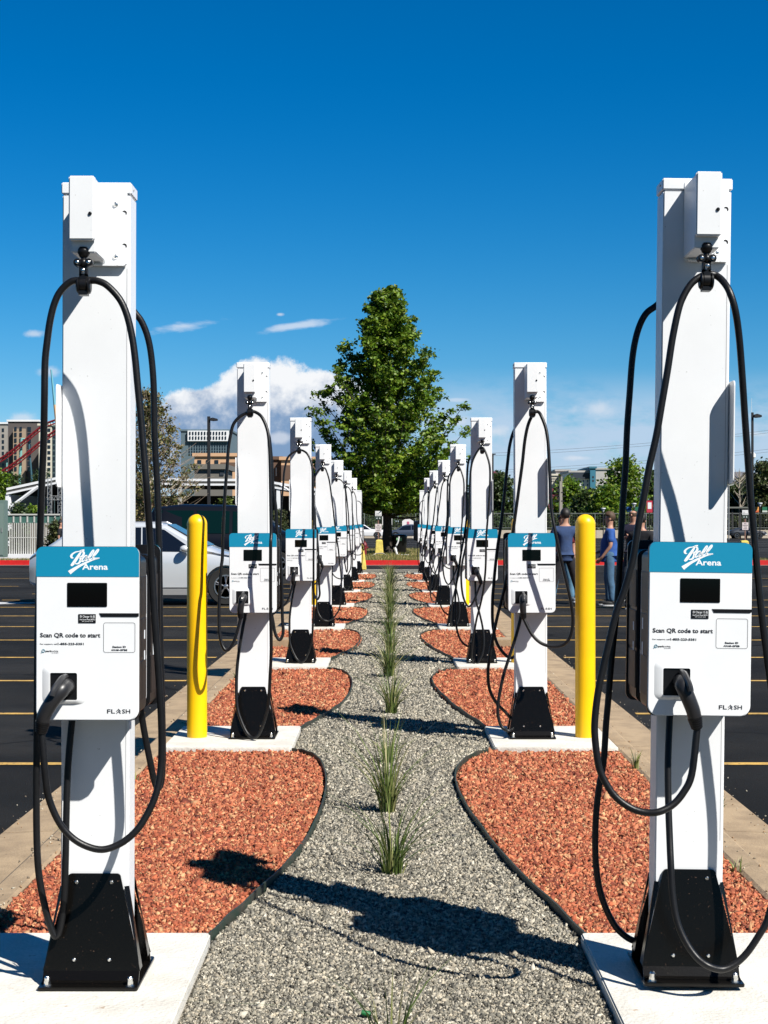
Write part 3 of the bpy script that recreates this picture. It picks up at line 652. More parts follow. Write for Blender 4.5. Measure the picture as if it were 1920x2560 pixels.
TR['R1'] = dict(lean=-0.55, front=[(1677, 1770, 4.755), (1674, 1800, 4.755), (1670, 1903), (1671, 2006), (1674, 2092), (1677, 2161, 4.64), (1680.5, 2229.5), (1691, 2298), (1711.5, 2350), (1739, 2391), (1770, 2415, 4.56), (1804, 2423.6), (1835, 2411.6), (1866, 2384), (1897, 2339), (1920, 2295), (1940, 2200), (1948, 2060), (1944, 1900, 4.62), (1932, 1760), (1917.5, 1645), (1904, 1534), (1893, 1423, 4.62), (1884, 1330), (1876, 1240), (1871, 1169, 4.613), (1862.5, 1047, 4.60), (1856, 946), (1848, 844), (1838, 775, 4.55), (1824, 730, 4.555), (1808, 704), (1792, 690, 4.609), (1780, 686, 4.609), (1768, 686, 4.609), (1747, 694), (1726, 712), (1708, 742), (1696, 775), (1681.5, 844), (1669, 925), (1655, 1007), (1641, 1088), (1622.5, 1170, 4.57), (1608, 1251), (1596, 1312), (1582, 1400, 4.56), (1560, 1479), (1540, 1534), (1513, 1645), (1496, 1725), (1487, 1800), (1488, 1851, 4.53), (1498, 1920), (1519, 1965), (1543, 1996), (1577, 2020), (1612, 2031), (1646, 2030, 4.50), (1680.5, 2013), (1708, 1982), (1729, 1937), (1737, 1886, 4.535)],
    back=[(1720, 735, 4.99), (1668, 745), (1637, 767), (1616, 783), (1600, 811.5), (1588, 852), (1580, 905), (1574, 986), (1568, 1068), (1563.6, 1170), (1557.5, 1251), (1553, 1332), (1549, 1413), (1541, 1530), (1529, 1645), (1520, 1756), (1515, 1811), (1509, 1903), (1497, 1972), (1490, 2040.5), (1488, 2109), (1491.5, 2178), (1503.6, 2240), (1526, 2295), (1550, 2329), (1585, 2352), (1625, 2350), (1655, 2290), (1668, 2150), (1672, 1950), (1672, 1790, 4.97)])
D2 = 5.40
TR['L2'] = dict(lean=0.28, front=[(615, 1520, 10.155), (612, 1545, 10.155), (607, 1569), (599, 1618), (593, 1668, 10.10), (591, 1718), (593, 1767.5), (604, 1805), (619, 1834.6, 10.02), (634, 1844.6), (649, 1832), (664, 1792), (671.5, 1755), (675, 1693), (678, 1618), (676.5, 1519, 9.88), (676.5, 1370, 9.85), (678, 1332), (676.5, 1242), (675, 1151, 9.93), (672, 1097), (666, 1067), (654, 1042), (640, 1031, 10.009), (630, 1029, 10.009), (620, 1031, 10.009), (599.5, 1042), (584, 1060), (577, 1085), (571, 1121), (568, 1166), (563, 1227), (559, 1302), (556, 1392, 9.98), (553, 1419), (548.5, 1494), (547.5, 1544), (549, 1581), (555, 1611), (565, 1626, 9.93), (577, 1618), (589.5, 1591), (596, 1564, 9.935)],
    back=[(652, 1045, 10.39), (670, 1075), (679, 1150), (682, 1211), (690, 1272), (692, 1320), (699, 1370), (704, 1444), (706, 1544), (708, 1581), (699, 1600), (688, 1583), (683, 1556), (676, 1520, 10.37)])
TR['R2'] = dict(lean=0.05, front=[(1304, 1520, 10.155), (1302, 1543, 10.155), (1290, 1590), (1275, 1637), (1259, 1688), (1247, 1747, 10.10), (1245, 1787), (1255, 1818), (1275, 1827, 10.08), (1285, 1812, 10.2), (1268, 1785, 10.2), (1243, 1759), (1225, 1727), (1220, 1688), (1223, 1649), (1231, 1602), (1243, 1543), (1265, 1452, 10.15), (1282, 1334, 10.10), (1288.5, 1287), (1298, 1216), (1306, 1157), (1312, 1102), (1320, 1063), (1331, 1038), (1339, 1030, 10.009), (1344, 1029, 10.009), (1352, 1038), (1365, 1073), (1371, 1118), (1375, 1197), (1379, 1275), (1389, 1334, 9.84), (1404, 1405), (1418, 1464), (1428, 1511), (1432, 1551), (1426, 1590), (1408, 1612), (1381, 1616, 9.90), (1353, 1608), (1330, 1586), (1316, 1562, 9.935)],
    back=[(1335, 1045, 10.39), (1305, 1050), (1286, 1075), (1275, 1110), (1269, 1157), (1261, 1236), (1253, 1307), (1243, 1374), (1235, 1452), (1231, 1511), (1233, 1570), (1247, 1617), (1280, 1645), (1305, 1600), (1312, 1520, 10.37)])
TR['R3'] = dict(lean=-0.55, front=[(1187, 1440, 15.555), (1188, 1455, 15.555), (1190, 1500), (1198, 1530), (1206, 1565, 15.5), (1210, 1600), (1206, 1635), (1190, 1662, 15.43), (1180, 1645), (1183, 1600), (1191, 1550), (1200, 1515), (1208, 1477), (1214, 1419), (1215.5, 1347, 15.25), (1221, 1275), (1225, 1202), (1224, 1165), (1217, 1138), (1209, 1121, 15.409), (1204, 1119, 15.409), (1199, 1121, 15.409), (1188, 1138), (1179, 1162), (1175, 1202), (1173, 1260), (1171, 1304), (1165, 1362), (1156, 1405, 15.34), (1153, 1448), (1158, 1492), (1171, 1516, 15.33), (1184, 1503), (1189, 1480, 15.335)],
    back=[(1198, 1135, 15.79), (1180, 1140), (1170, 1160), (1167, 1220), (1166, 1300), (1150, 1400), (1139, 1480), (1140, 1560), (1155, 1605), (1185, 1615), (1192, 1560), (1193, 1440, 15.77)])
def PXX(sx, n): return (-0.934 if n == 1 else -0.920) if sx < 0 else {1: 0.9405, 2: 0.952}.get(n, 0.945)
def HOF(sx, n): return (0.012 if n == 1 else 0.015) if sx < 0 else {1: -0.013, 2: -0.012}.get(n, -0.004)
def place_station(sx, n):
    X = PXX(sx, n); ho = HOF(sx, n)
    yc = sy(n); z = 0.21+(0.013 if (sx > 0 and n == 1) else 0)
    side = 'left' if sx < 0 else 'right'
    ordn = ['nearest', 'second', 'third', 'fourth', 'fifth', 'sixth', 'seventh', 'farthest'][n-1]
    extra = {(-1, 1): ', plug leaning left', (1, 1): ', cable crossing its base', (-1, 2): ', right of a bollard', (1, 2): ', left of a bollard'}.get((sx, n), '')
    lab = f'white charging post with teal banded panel, {ordn} in the {side} row{extra}'
    if n == 8: lab = f'shorter white charging post without a cable box at the far end of the {side} row'
    root = thing('charging_station', lab, 'charging station', (X, yc, z), 0, 'two rows of electric car charging stations')
    rnd = random.Random(100*n+sx)
    lean = {(1, 1): 0.0128, (-1, 1): 0.0025}.get((sx, n), rnd.uniform(-0.003, 0.003)); root.rotation_euler = (0, lean, 0)
    M = Matrix.Translation((X, yc, z)) @ Matrix.Rotation(lean, 4, 'Y'); Mi = M.inverted()
    if n == 8:
        s = Matrix.Scale(0.925, 4, (0, 0, 1))
        for p in parts:
            if p[0] in ('post', 'seam_trim', 'cap'):
                o = inst(p, root)
                if p[0] != 'cap': o.scale = (1, 1, 0.925)
                else: o.location = (0, 0, -0.188)
            else: inst(p, root)
    else:
        for p in parts: inst(p, root)
        for r_ in (0, math.pi): inst(CBOX, root, r_); inst(HANG, root, r_)
    sg = inst(SIGN, root); sg.location = (sx*0.1115, 0, 0)
    for r_ in (0, math.pi):
        for q_ in (HOUS, HEAD[sx], LINER):
            o_ = inst(q_, root, r_)
            o_.location = (ho, -0.050 if r_ else 0, 0)
        inst(BRK, root, r_)
    key = ('L' if sx < 0 else 'R')
    if n <= 2: key += str(n)
    elif n == 3: key = 'L2' if sx < 0 else 'R3'
    else: key = {(-1, 4): 'R1', (1, 4): 'R3', (-1, 5): 'L1', (1, 5): 'R2', (-1, 6): 'L2', (1, 6): 'R3', (-1, 7): 'R2', (1, 7): 'L2', (-1, 8): 'L2', (1, 8): 'L1'}[(sx, n)]
    T = TR[key]; sn = int(key[1]); ssx = -1 if key[0] == 'L' else 1
    slean = {'R1': 0.0128, 'L1': 0.0025}.get(key, 0.0 if (sn, ssx) != (n, sx) else lean)
    SM = (Matrix.Translation((PXX(ssx, sn), sy(sn), 0.223 if key == 'R1' else 0.21)) @ Matrix.Rotation(slean, 4, 'Y')).inverted()
    def pts3(tr):
        idx = [i for i, p in enumerate(tr) if len(p) > 2]; dep = np.interp(range(len(tr)), idx, [tr[i][2] for i in idx])
        return [SM @ at(p[0], p[1], d) for p, d in zip(tr, dep)]
    cn, end = CONN[T['lean']]
    F = pts3(T['front']); B = pts3(T['back'])
    if n > 2 and (sn, ssx) != (n, sx):
        a, b = rnd.uniform(.9, 1.12), rnd.uniform(0.95, 1.04)
        F = [Vector((p.x*a, p.y, 2.17+(p.z-2.17)*(b if p.z > 0.9 else 1))) for p in F]
    if n == 8: F = F[:len(F)]; F = [Vector((p.x, p.y, p.z*0.93 if p.z > 1.2 else p.z)) for p in F]
    end = end+Vector((ho, 0, 0)); F = F[:-1]+[end+(F[-1]-end)*0.25, end]
    c1 = MB(); c1.tube(crom(F, 5), 0.0108 if n < 3 else 0.0105, 12)
    c1.obj('cable', BLACK, root, smooth=True, angle=80)
    c2 = MB(); c2.tube(crom(B, 5), 0.0108, 12); c2.obj('cable', BLACK, root, smooth=True, angle=80)
    inst(cn, root).location = (ho, 0, 0); inst(CONN[0.28][0], root, math.pi).location = (ho, -0.050, 0)
    return root
for n in range(1, 9):
    for sx in (-1, 1): place_station(sx, n)

# ------------------------------------------------------------------ bollards and yellow barriers
def bollard_mesh():
    mb = MB(); r = 0.0675; H = 1.50
    pr = [(r, 0), (r, H-r)]+[(r*math.cos(R(a)), H-r+r*math.sin(R(a))) for a in range(10, 90, 10)]+[(0.001, H)]
    return mb.lathe(pr, seg=40).mesh('bollard', YELLOW, smooth=True)
BM = bollard_mesh()
for n in range(2, 8):
    for sx in (-1, 1):
        xx = -1.30 if sx < 0 else 1.316
        o = link('bollard', BM, loc=(xx, sy(n)-0.045, 0.21))
        ordn = ['', 'nearest', 'second', 'third', 'fourth', 'fifth', 'farthest'][n-1]
        tag(o, f'tall round topped yellow bollard, {ordn} beside the {"left" if sx<0 else "right"} row of charging posts', 'bollard', 'yellow bollards guarding the charging posts')
def barrier(px0, px1, ytop, Y, z, lab, t=0.62):
    x0, x1 = (px0-975)/3780*Y, (px1-975)/3780*Y; w = x1-x0; H = CZ-(ytop-1304)/3780*Y-z
    mb = MB(); c = w/2; tt = c*t
    v = [(-c, -c, 0), (c, -c, 0), (c, c, 0), (-c, c, 0), (-tt, -tt, H*.95), (tt, -tt, H*.95), (tt, tt, H*.95), (-tt, tt, H*.95), (-tt*.6, -tt*.6, H), (tt*.6, -tt*.6, H), (tt*.6, tt*.6, H), (-tt*.6, tt*.6, H)]
    mb.add(v, [(0, 3, 2, 1), (0, 1, 5, 4), (1, 2, 6, 5), (2, 3, 7, 6), (3, 0, 4, 7), (4, 5, 9, 8), (5, 6, 10, 9), (6, 7, 11, 10), (7, 4, 8, 11), (8, 9, 10, 11)])
    o = mb.obj('concrete_barrier', YELLOWD, bevel=0.02); o.location = ((x0+x1)/2, Y+c, z); tag(o, lab, 'barrier', 'tapered yellow barrier blocks')
barrier(878, 916, 1359, 46.6, 0.17, 'tapered yellow block at the far end of the left charger row by the red kerb', 0.6)
barrier(937, 959, 1349, 67.5, 0.13, 'small tapered yellow block on the grass just left of the tree trunk', 0.75)
barrier(1851, 1876, 1351, 70, 0.0, 'tapered yellow block beyond the right row, below a no parking sign', 0.75)

# ------------------------------------------------------------------ red kerb, verge
mb = MB(); mb.box(-70, 70, 57.6, 57.78, -0.1, 0.185); o = mb.obj('red_kerb', REDK, bevel=0.015); tag(o, kind='structure')
sheet('road_marking', [(-70, 57.2), (70, 57.2), (70, 57.6), (-70, 57.6)], 0.004, mat('pale_gutter', (0.30, 0.22, 0.2), 0.9))
mb = MB(); mb.box(-70, 70, 57.79, 61.2, -0.1, 0.15); mb.box(-2.35, 3.1, 61.21, 84, -0.2, 0.145)
tag(mb.obj('verge', GRASSG), kind='structure')
mb = MB(); mb.box(-70, -2.5, 61.22, 61.5, -0.1, 0.17); mb.box(3.2, 70, 61.22, 61.5, -0.1, 0.12); tag(mb.obj('kerb', mat('pale_kerb', (0.55, 0.5, 0.42), .9, var=.2)), kind='structure')
def blades(name, base, n, hgt, spread, lean, cols, m=GRASSB, wid=0.006, seg=4, seed=1, droop=0.5):
    r = np.random.default_rng(seed); V = []; F = []; C = []
    for i in range(n):
        a = r.uniform(0, 2*math.pi); rad = spread*math.sqrt(r.random()); bx, by = base[0]+rad*math.cos(a)*(.5), base[1]+rad*math.sin(a)*.5
        h = hgt*r.uniform(0.45, 1.1); ln_ = lean*r.normal(0, 1)*1.0; d = Vector((math.cos(a), math.sin(a), 0)); s_ = abs(ln_)*h; tw = Vector((-d.y, d.x, 0))
        c = np.array(cols[r.integers(len(cols))])*r.uniform(.7, 1.25); k0 = len(V)
        tw = (tw+Vector((r.normal(0, .6), r.normal(0, .6), 0))).normalized()
        for k in range(seg+1):
            t = k/seg; w = wid*(1-t**1.6)*r.uniform(.9, 1)/2+0.0003
            p = Vector((bx, by, base[2]))+d*(s_*t*t*(1+droop*t))+Vector((0, 0, h*(t-droop*0.3*abs(ln_)*t*t*t)))
            V += [tuple(p+tw*w), tuple(p-tw*w)]; C += [c, c]
        F += [(k0+2*k, k0+2*k+1, k0+2*k+3, k0+2*k+2) for k in range(seg)]
    return np_mesh(name, np.array(V), np.array(F), m, np.array(C))
GC = [(0.09, 0.14, 0.025), (0.15, 0.20, 0.045), (0.30, 0.31, 0.11), (0.05, 0.085, 0.02), (0.42, 0.38, 0.19)]
tufts = [(4.12, 0.0, 26, .31), (6.38, 0.0, 62, .36), (7.72, 0.0, 95, .50), (9.3, -.02, 30, .2), (11.7, 0.01, 90, .38), (14.4, 0.0, 105, .42), (17.0, 0.0, 110, .42), (19.9, 0, 110, .42), (22.9, 0, 110, .44), (26, 0, 140, .46), (29.2, 0, 140, .47), (32.5, 0, 130, .5), (36, 0, 110, .5), (40, 0, 90, .5)]
names = ['lowest tuft of green grass, cut by the bottom edge of the picture', 'loose dark green tuft nearest the broad shadow on the gravel', 'tall feathery tuft with pale seed heads just beyond the nearest full tuft', 'tiny thin sprig of dry grass behind the tall feathery tuft', 'fan shaped dark green tuft at the long post shadow', 'fifth full grass tuft along the gravel strip', 'sixth full grass tuft along the gravel strip', 'seventh grass tuft, short and dense, along the gravel strip', 'eighth grass tuft in the far half of the gravel strip', 'ninth grass tuft in the far half of the gravel strip', 'tenth grass tuft in the far half of the gravel strip', 'eleventh grass tuft in the far half of the gravel strip', 'twelfth grass tuft near the far end of the gravel strip', 'last grass tuft before the end of the gravel strip']
for i, ((Y, X, n, h), lab) in enumerate(zip(tufts, names)):
    me = blades('ornamental_grass', (0, 0, 0), n, h, 0.085, 0.75 if i in (0, 1) else 0.50, GC if i != 1 else GC[:4], wid=0.008 if i < 3 else 0.010, seed=i+3)
    tag(link('ornamental_grass', me, loc=(X+0.012*math.sin(i*2.3), Y, 0.17), rot=(0, 0, i*1.1)), lab, 'grass tuft', 'ornamental grass tufts down the gravel strip')
weeds = [(-1.45, 8.6, 'small dry weed at the left kerb below the nearest bollard'), (-1.46, 6.9, 'small weed on the left kerb beside the nearest post'), (1.46, 9.0, 'dark upright weed where the right kerb meets the red rock'), (1.45, 6.35, 'low green weed spreading over the right kerb near the corner'), (-1.44, 14.2, 'weed at the left kerb behind the second bollard'), (1.9, 8.7, 'flat weed in the right hand gutter joint')]
for i, (X, Y, lab) in enumerate(weeds):
    me = blades('weed', (0, 0, 0), 12, 0.07 if i != 2 else 0.13, 0.05, 0.8, GC, wid=0.009, seed=40+i); tag(link('weed', me, loc=(X, Y, 0.19 if abs(X) < 1.6 else 0.02)), lab, 'weed', 'weeds along the kerbs')
r = np.random.default_rng(8); V = []; F = []; C = []
for i in range(26000):
    if i < 17000: x = r.uniform(-2.3, 3.0); y = 57.85+26*r.random()**1.7
    else: x = r.uniform(-24, 24); y = r.uniform(57.85, 61)
    h = r.uniform(.03, .13)*(1.6 if (y < 72 and abs(x) < 2.5 and r.random() < .25) else 1); k = len(V); a = r.uniform(0, 3.14); w = 0.012; dx, dy = math.cos(a)*w, math.sin(a)*w
    V += [(x-dx, y-dy, .14), (x+dx, y+dy, .14), (x+r.normal(0, .03), y+r.normal(0, .03), .14+h)]; F.append((k, k+1, k+2)); C += [np.array(GC[r.integers(5)])*np.array((1.1, .9, .8))]*3
tag(link('grass', np_mesh('grass', np.array(V), np.array(F), GRASSB, np.array(C))), 'rough green and straw coloured grass on the verge beyond the red kerb', 'grass', kind='stuff')
mb = MB(); mb.lathe([(0.007, -.012), (0.009, 0), (0.008, 0.014), (0.004, 0.016)], seg=14, axis='x'); o = mb.obj('bottle_cap', mat('green_cap', (0.005, 0.12, 0.03), .5), smooth=True); o.location = at(913, 2537, 4.52); o.location.z = 0.19; o.rotation_euler = (0.5, 0.2, 0)
tag(o, 'small green plastic cap lying on the gravel at the bottom of the picture', 'bottle cap')

# ------------------------------------------------------------------ trees
def leafcloud(name, P, size, cols, parent, seed=1, m=LEAF, updir=0.35):
    """P: (n,3) leaf centres"""
    r = np.random.default_rng(seed); n = len(P)
    nr = r.normal(size=(n, 3)); nr[:, 2] = np.abs(nr[:, 2])+updir; nr /= np.linalg.norm(nr, axis=1)[:, None]
    a = r.normal(size=(n, 3)); u = np.cross(nr, a); u /= np.linalg.norm(u, axis=1)[:, None]; v = np.cross(nr, u)
    s = size*r.lognormal(0, .25, (n, 1)); 
    Q = np.stack([P-u*s*.6, P-v*s*.45+u*s*.1, P+u*s*.75-nr*s*.15, P+v*s*.45+u*s*.1], 1)
    C = np.array(cols)[r.integers(0, len(cols), n)]*r.uniform(.65, 1.3, (n, 1))
    me = np_mesh(name, Q.reshape(-1, 3), np.arange(4*n).reshape(-1, 4), m, np.repeat(C, 4, 0))
    return link(name, me, parent)
def grow(H, prof, nb, lpb, sig, seed, t0=0.1, rise=0.75, trunk=0.16, hmin=0.05):
    """trunk with rising limbs; leaves in clumps along the limbs. prof(t) = crown radius at relative height t of a limb tip"""
    r = np.random.default_rng(seed); tb = MB(); L = []
    top = Vector((r.normal(0, .02)*H, r.normal(0, .02)*H, H)); kinks = [Vector((r.normal(0, .006)*H*math.sin(3*t), r.normal(0, .006)*H*math.sin(2*t), 0)) for t in np.linspace(0, 1, 9)]
    def tr(t): i = min(7, int(t*8)); f = t*8-i; return Vector((0, 0, 0)).lerp(top, t)+kinks[i].lerp(kinks[i+1], f)
    tb.tube([tr(t) for t in np.linspace(0, .985, 12)], [trunk*(1.35 if t == 0 else 1)*(1-t)**.8+.012 for t in np.linspace(0, .985, 12)], 9)
    for b in range(nb):
        tt = t0+(1-t0)*((b+r.random())/nb)                # relative height of the limb's tip
        a = b*2.39996+r.normal(0, .35); rad = prof(tt)*(r.uniform(.78, 1.08) if r.random() < .66 else r.uniform(.5, .8))
        hb = max(hmin+(r.random()*.9 if hmin > 1 else 0), tt*H-rad*rise*r.uniform(.7, 1.2)); hb = min(hb, H*.96); s = tr(hb/H)
        tip = Vector((math.cos(a)*rad, math.sin(a)*rad, tt*H))+Vector((tr(tt).x, tr(tt).y, 0)); mid = s.lerp(tip, .5)+Vector((0, 0, -rad*.10))
        pts = crom([s, mid, tip], 4)
        tb.tube(pts, list(np.linspace(trunk*.32*(1-tt*.7), .012, len(pts))), 5)
        nc = max(3, int(3+rad*2.2))
        for c in range(nc):
            f = 0.18+0.86*(c+r.random())/nc; i = min(len(pts)-2, int(min(f, .99)*(len(pts)-1))); base = pts[i].lerp(pts[i+1], min(f, 1)*(len(pts)-1)-i) if f < 1 else tip
            k = int(lpb/nc*r.uniform(.5, 1.5)); sg = sig*r.uniform(.6, 1.25)*(1-.3*f); off = r.normal(0, sig*.55, 3); off[2] = abs(off[2])*.6
            L.append(np.array(base[:])+off+r.normal(0, 1, (k, 3))*np.array((sg, sg, sg*.62)))
    return tb, np.concatenate(L)
def tree(name, lab, X, Y, H, prof, nb, lpb, sig, leaf, cols, seed, trunk=.16, t0=.1, rise=.75, bark=BARK, z=None, group=None, updir=.35, cat='tree', zmin=.25, hmin=.05):
    z = gz(Y) if z is None else z
    t = thing(name, lab, cat, (X, Y, z), 0, group); tb, L = grow(H, prof, nb, lpb, sig, seed, t0, rise, trunk, hmin)
    tb.obj('trunk', bark, t, smooth=True, angle=70); L = L[L[:, 2] > zmin]
    leafcloud('crown', L, leaf, cols, t, seed, updir=updir); return t
G1 = [(0.09, 0.18, 0.010), (0.13, 0.235, 0.014), (0.18, 0.28, 0.018), (0.05, 0.11, 0.010), (0.23, 0.29, 0.03)]
def maple(t):
    return np.interp(t, [0, .12, .2, .3, .42, .52, .62, .70, .78, .86, .93, 1], [2.1, 2.9, 3.35, 3.75, 3.85, 3.75, 3.35, 2.55, 1.95, 1.5, 1.0, .35])
tree('maple_tree', 'tall pointed green maple standing on the grass at the end of the gravel strip', (967-975)/3780*70.9, 70.9, 12.5, maple, 190, 450, .20, .12, G1, 12, trunk=.22, t0=.17, rise=1.0, z=.12, zmin=1.95, hmin=1.7)
def blob(a, w=1.0): return lambda t: a*w*max(.15, math.sin(math.pi*min(1, .12+t*.86)))**.7
GD = [(0.030, 0.062, 0.014), (0.045, 0.085, 0.018), (0.060, 0.10, 0.025), (0.075, 0.095, 0.03)]
GO = [(0.07, 0.085, 0.03), (0.10, 0.10, 0.04), (0.06, 0.09, 0.025)]
# far trees: (px centre, top px, Y, half-width px, colours, label)
ft = [(1250, 1188, 200, 60, GD, 'dark rounded tree right behind the third right hand post'), (1330, 1200, 215, 55, GD, 'dark tree filling the gap between the second and third right hand posts'), (1420, 1205, 205, 52, G1, 'mid green tree above the man in slate blue'), (1470, 1230, 190, 50, GD, 'lower bushy tree over the right hand bollard'), (1565, 1152, 200, 72, G1, 'tall broad green tree behind the nearest right hand post'), (1640, 1185, 215, 60, GD, 'dark tree hidden mostly by the nearest right hand post'), (1512, 1222, 185, 45, G1, 'light green tree left of the tall broad tree'), (1838, 1218, 190, 40, GD, 'low dark trees in front of the grey dome'), (1905, 1162, 185, 45, GO, 'olive green tree at the right edge of the picture'), (1870, 1200, 195, 35, GO, 'thin olive tree behind the right lamp post'), (1120, 1225, 230, 55, GD, 'far dark tree just right of the maple crown'), (1190, 1215, 225, 50, GD, 'far dark tree behind the third and fourth right posts'), (1040, 1262, 235, 50, G1, 'far green tree low behind the maple on the right'), (905, 1260, 230, 60, GD, 'far dark tree low behind the maple on the left'), (850, 1225, 240, 60, GD, 'far dark tree beside the left row'), (830, 1180, 150, 32, GO, 'brownish green tree behind the fourth left post'), (762, 1245, 150, 40, GD, 'dark bush behind the third left post')]
for i, (px, py, Y, hw, cols, lab) in enumerate(ft):
    H = CZ-(py-1304)/3780*Y-gz(Y); w = hw/3780*Y
    tree('broadleaf_tree', lab, (px-975)/3780*Y, Y, H, blob(w), 46, 170, .055*H+.15, .30 if Y > 170 else .22, cols, 60+i, trunk=.2, t0=.1, group='trees beyond the far car park', updir=.2)
# ragged grey-green tree left, pale limbs
def rag(t): return np.interp(t, [0, .2, .45, .7, .85, 1], [2.4, 2.7, 2.4, 1.7, .8, .3])
t = thing('ragged_tree', 'half bare tree with pale limbs and olive leaves right of the nearest left post', 'tree', ((362-975)/3780*62, 62.8, 0.1)); tb, L = grow(6.9, rag, 62, 260, .19, 21, .16, 1.0, .16)
rr2 = np.random.default_rng(4); tw = MB()
for i in range(260):
    a = rr2.uniform(0, 6.28); h = rr2.uniform(.25, 1.0)*6.9; q = rag(h/6.9)*rr2.uniform(.4, 1.12); s = Vector((math.cos(a)*q*.6, math.sin(a)*q*.6, h-.5)); e = Vector((math.cos(a+.15)*q*1.1, math.sin(a+.15)*q*1.1, h+rr2.uniform(-.1, .6))); tw.tube(crom([s, s.lerp(e, .5)+Vector(rr2.normal(0, .08, 3)), e], 2), [.016, .011, .008, .006, .004], 3)
tb.obj('trunk', PALEB, t, smooth=True); tw.obj('twigs', mat('grey_twigs', (0.22, 0.17, 0.13), .9), t); L = L[L[:, 2] > 1.2]; leafcloud('crown', L, .082, [(0.15, 0.15, 0.04), (0.21, 0.17, 0.07), (0.10, 0.13, 0.03), (0.28, 0.22, 0.12)], t, 5)
tree('broadleaf_tree', 'brown leaved small tree behind the nearest left post', (352-975)/3780*66, 66.5, 3.3, blob(1.0), 30, 170, .2, .09, [(0.16, 0.09, 0.06), (0.12, 0.08, 0.04), (0.09, 0.08, 0.03)], 31, trunk=.12)
tree('shrub', 'yellow green conifer shrub behind the second left post', (542-975)/3780*60, 63, 2.6, lambda t: .95*(1-t)**.7+.1, 34, 150, .12, .08, [(0.13, 0.17, 0.025), (0.09, 0.13, 0.02)], 33, trunk=.06, t0=.1, cat='shrub')
for i, (px, py, Y, hw, lab) in enumerate([(45, 1262, 75, 22, 'dark shrub left of the white brace under the long canopy'), (85, 1262, 76, 20, 'green shrub beneath the canopy, left of the nearest cable'), (140, 1300, 68, 26, 'grey leaved shrub behind the parked silver car'), (5, 1180, 110, 22, 'bright green tree at the left edge of the picture'), (35, 1185, 130, 26, 'dark tree below the roller coaster track'), (100, 1175, 190, 22, 'small dark tree beneath the towers'), (700, 1272, 90, 20, 'shrub in front of the canopy right of the second left post')]):
    H = CZ-(py-1304)/3780*Y-.1; tree('shrub', lab, (px-975)/3780*Y, Y, H, blob(hw/3780*Y), 30, 150, .06*H+.06, .09 if Y < 100 else .16, GO if i in (2, 6) else (G1 if i in (1, 3) else GD), 80+i, trunk=.07, z=.1 if Y < 62 else gz(Y), cat='shrub', group='shrubs along the left side')
# bare tree in front of the dome
t = thing('bare_tree', 'leafless pale tree in front of the grey dome on the right', 'tree', ((1848-975)/3780*180, 180, gz(180))); mb = MB(); rr3 = np.random.default_rng(9)
mb.tube([(0, 0, 0), (.1, 0, 3), (0, 0, 6), (.1, 0, 8)], [.16, .12, .08, .03], 6)
for i in range(26):
    h = rr3.uniform(3, 7.6); a = rr3.uniform(0, 6.28); q = rr3.uniform(.6, 1.6); mb.tube([(0, 0, h), (math.cos(a)*q*.6, math.sin(a)*q*.6, h+q*.6), (math.cos(a)*q, math.sin(a)*q, h+q*1.1)], [.05, .035, .012], 4)
mb.obj('trunk', PALEB, t)

# ------------------------------------------------------------------ buildings
def wmat(n, c): return mat(n, c, .7, var=.08, vscale=.5)
GLASSD = mat('window_glass_dark', (0.015, 0.02, 0.03), .12, spec=.8); FRAMEW = wmat('window_frame', (.35, .35, .35))
def building(name, lab, px0, px1, ytop, Y, depth, m, wins=None, roof=None, zb=None, extra=None):
    """wins: (cols, rows, px0, px1, ytop, ybot, fill_w, fill_h, material)"""
    zb = -.29 if zb is None else zb; x0, x1 = (px0-975)/3780*Y, (px1-975)/3780*Y; zt = CZ-(ytop-1304)/3780*Y; xc = (x0+x1)/2
    t = thing(name, lab, 'building', (xc, Y, zb)); mb = MB(); mb.box(x0-xc, x1-xc, 0, depth, 0, zt-zb); mb.obj('wall', m, t)
    mb = MB(); mb.box(x0-xc-.3, x1-xc+.3, -.3, depth+.3, zt-zb+.002, zt-zb+.5); mb.obj('roof', roof or m, t)
    for w in (wins or []):
        nc, nr, a0, a1, b0, b1, fw, fh, wm = w; cw = (a1-a0)/nc; ch = (b1-b0)/nr
        ww = cw*fw/3780*Y; hh = ch*fh/3780*Y; pm = MB(); pm.box(-ww/2, ww/2, -.06, .05, -hh/2, hh/2); me = pm.mesh('window', wm)
        fm = MB(); fm.box(-ww/2-.12, ww/2+.12, -.03, .04, -hh/2-.12, hh/2+.12)
        fr = fm.mesh('window_frame', FRAMEW)
        for i in range(nc):
            for j in range(nr):
                p = at(a0+cw*(i+.5), b0+ch*(j+.5), Y); o = link('window', me, t, loc=(p.x-xc, -.02, p.z-zb))
    return t
DKB = wmat('dark_brown_cladding', (.10, .085, .08)); TANB = wmat('tan_cladding', (.36, .27, .19)); CRM = wmat('cream_wall', (.62, .58, .48)); WHT = wmat('white_wall', (.75, .76, .78)); GRYB = wmat('blue_grey_wall', (.10, .15, .18)); ORB = wmat('orange_tan_wall', (.60, .37, .22)); BRN = wmat('brown_wall', (.13, .075, .05)); NAVY = wmat('navy_wall', (.02, .03, .045)); TEALW = wmat('teal_wall', (.03, .16, .24)); GREYW = wmat('grey_wall', (.40, .39, .37))
building('apartment_tower', 'grey apartment tower at the left edge of the picture', -60, 17, 1060, 420, 40, wmat('grey_beige_wall', (.33, .31, .28)), [(1, 7, 2, 13, 1068, 1170, .5, .6, GLASSD)], WHT)
building('apartment_tower', 'dark brown apartment tower with a tan bay, behind the red coaster track', 20, 96, 1054, 400, 40, DKB, [(2, 8, 36, 62, 1066, 1180, .45, .7, GLASSD), (1, 8, 68, 78, 1066, 1180, .9, .8, GLASSD)], WHT)
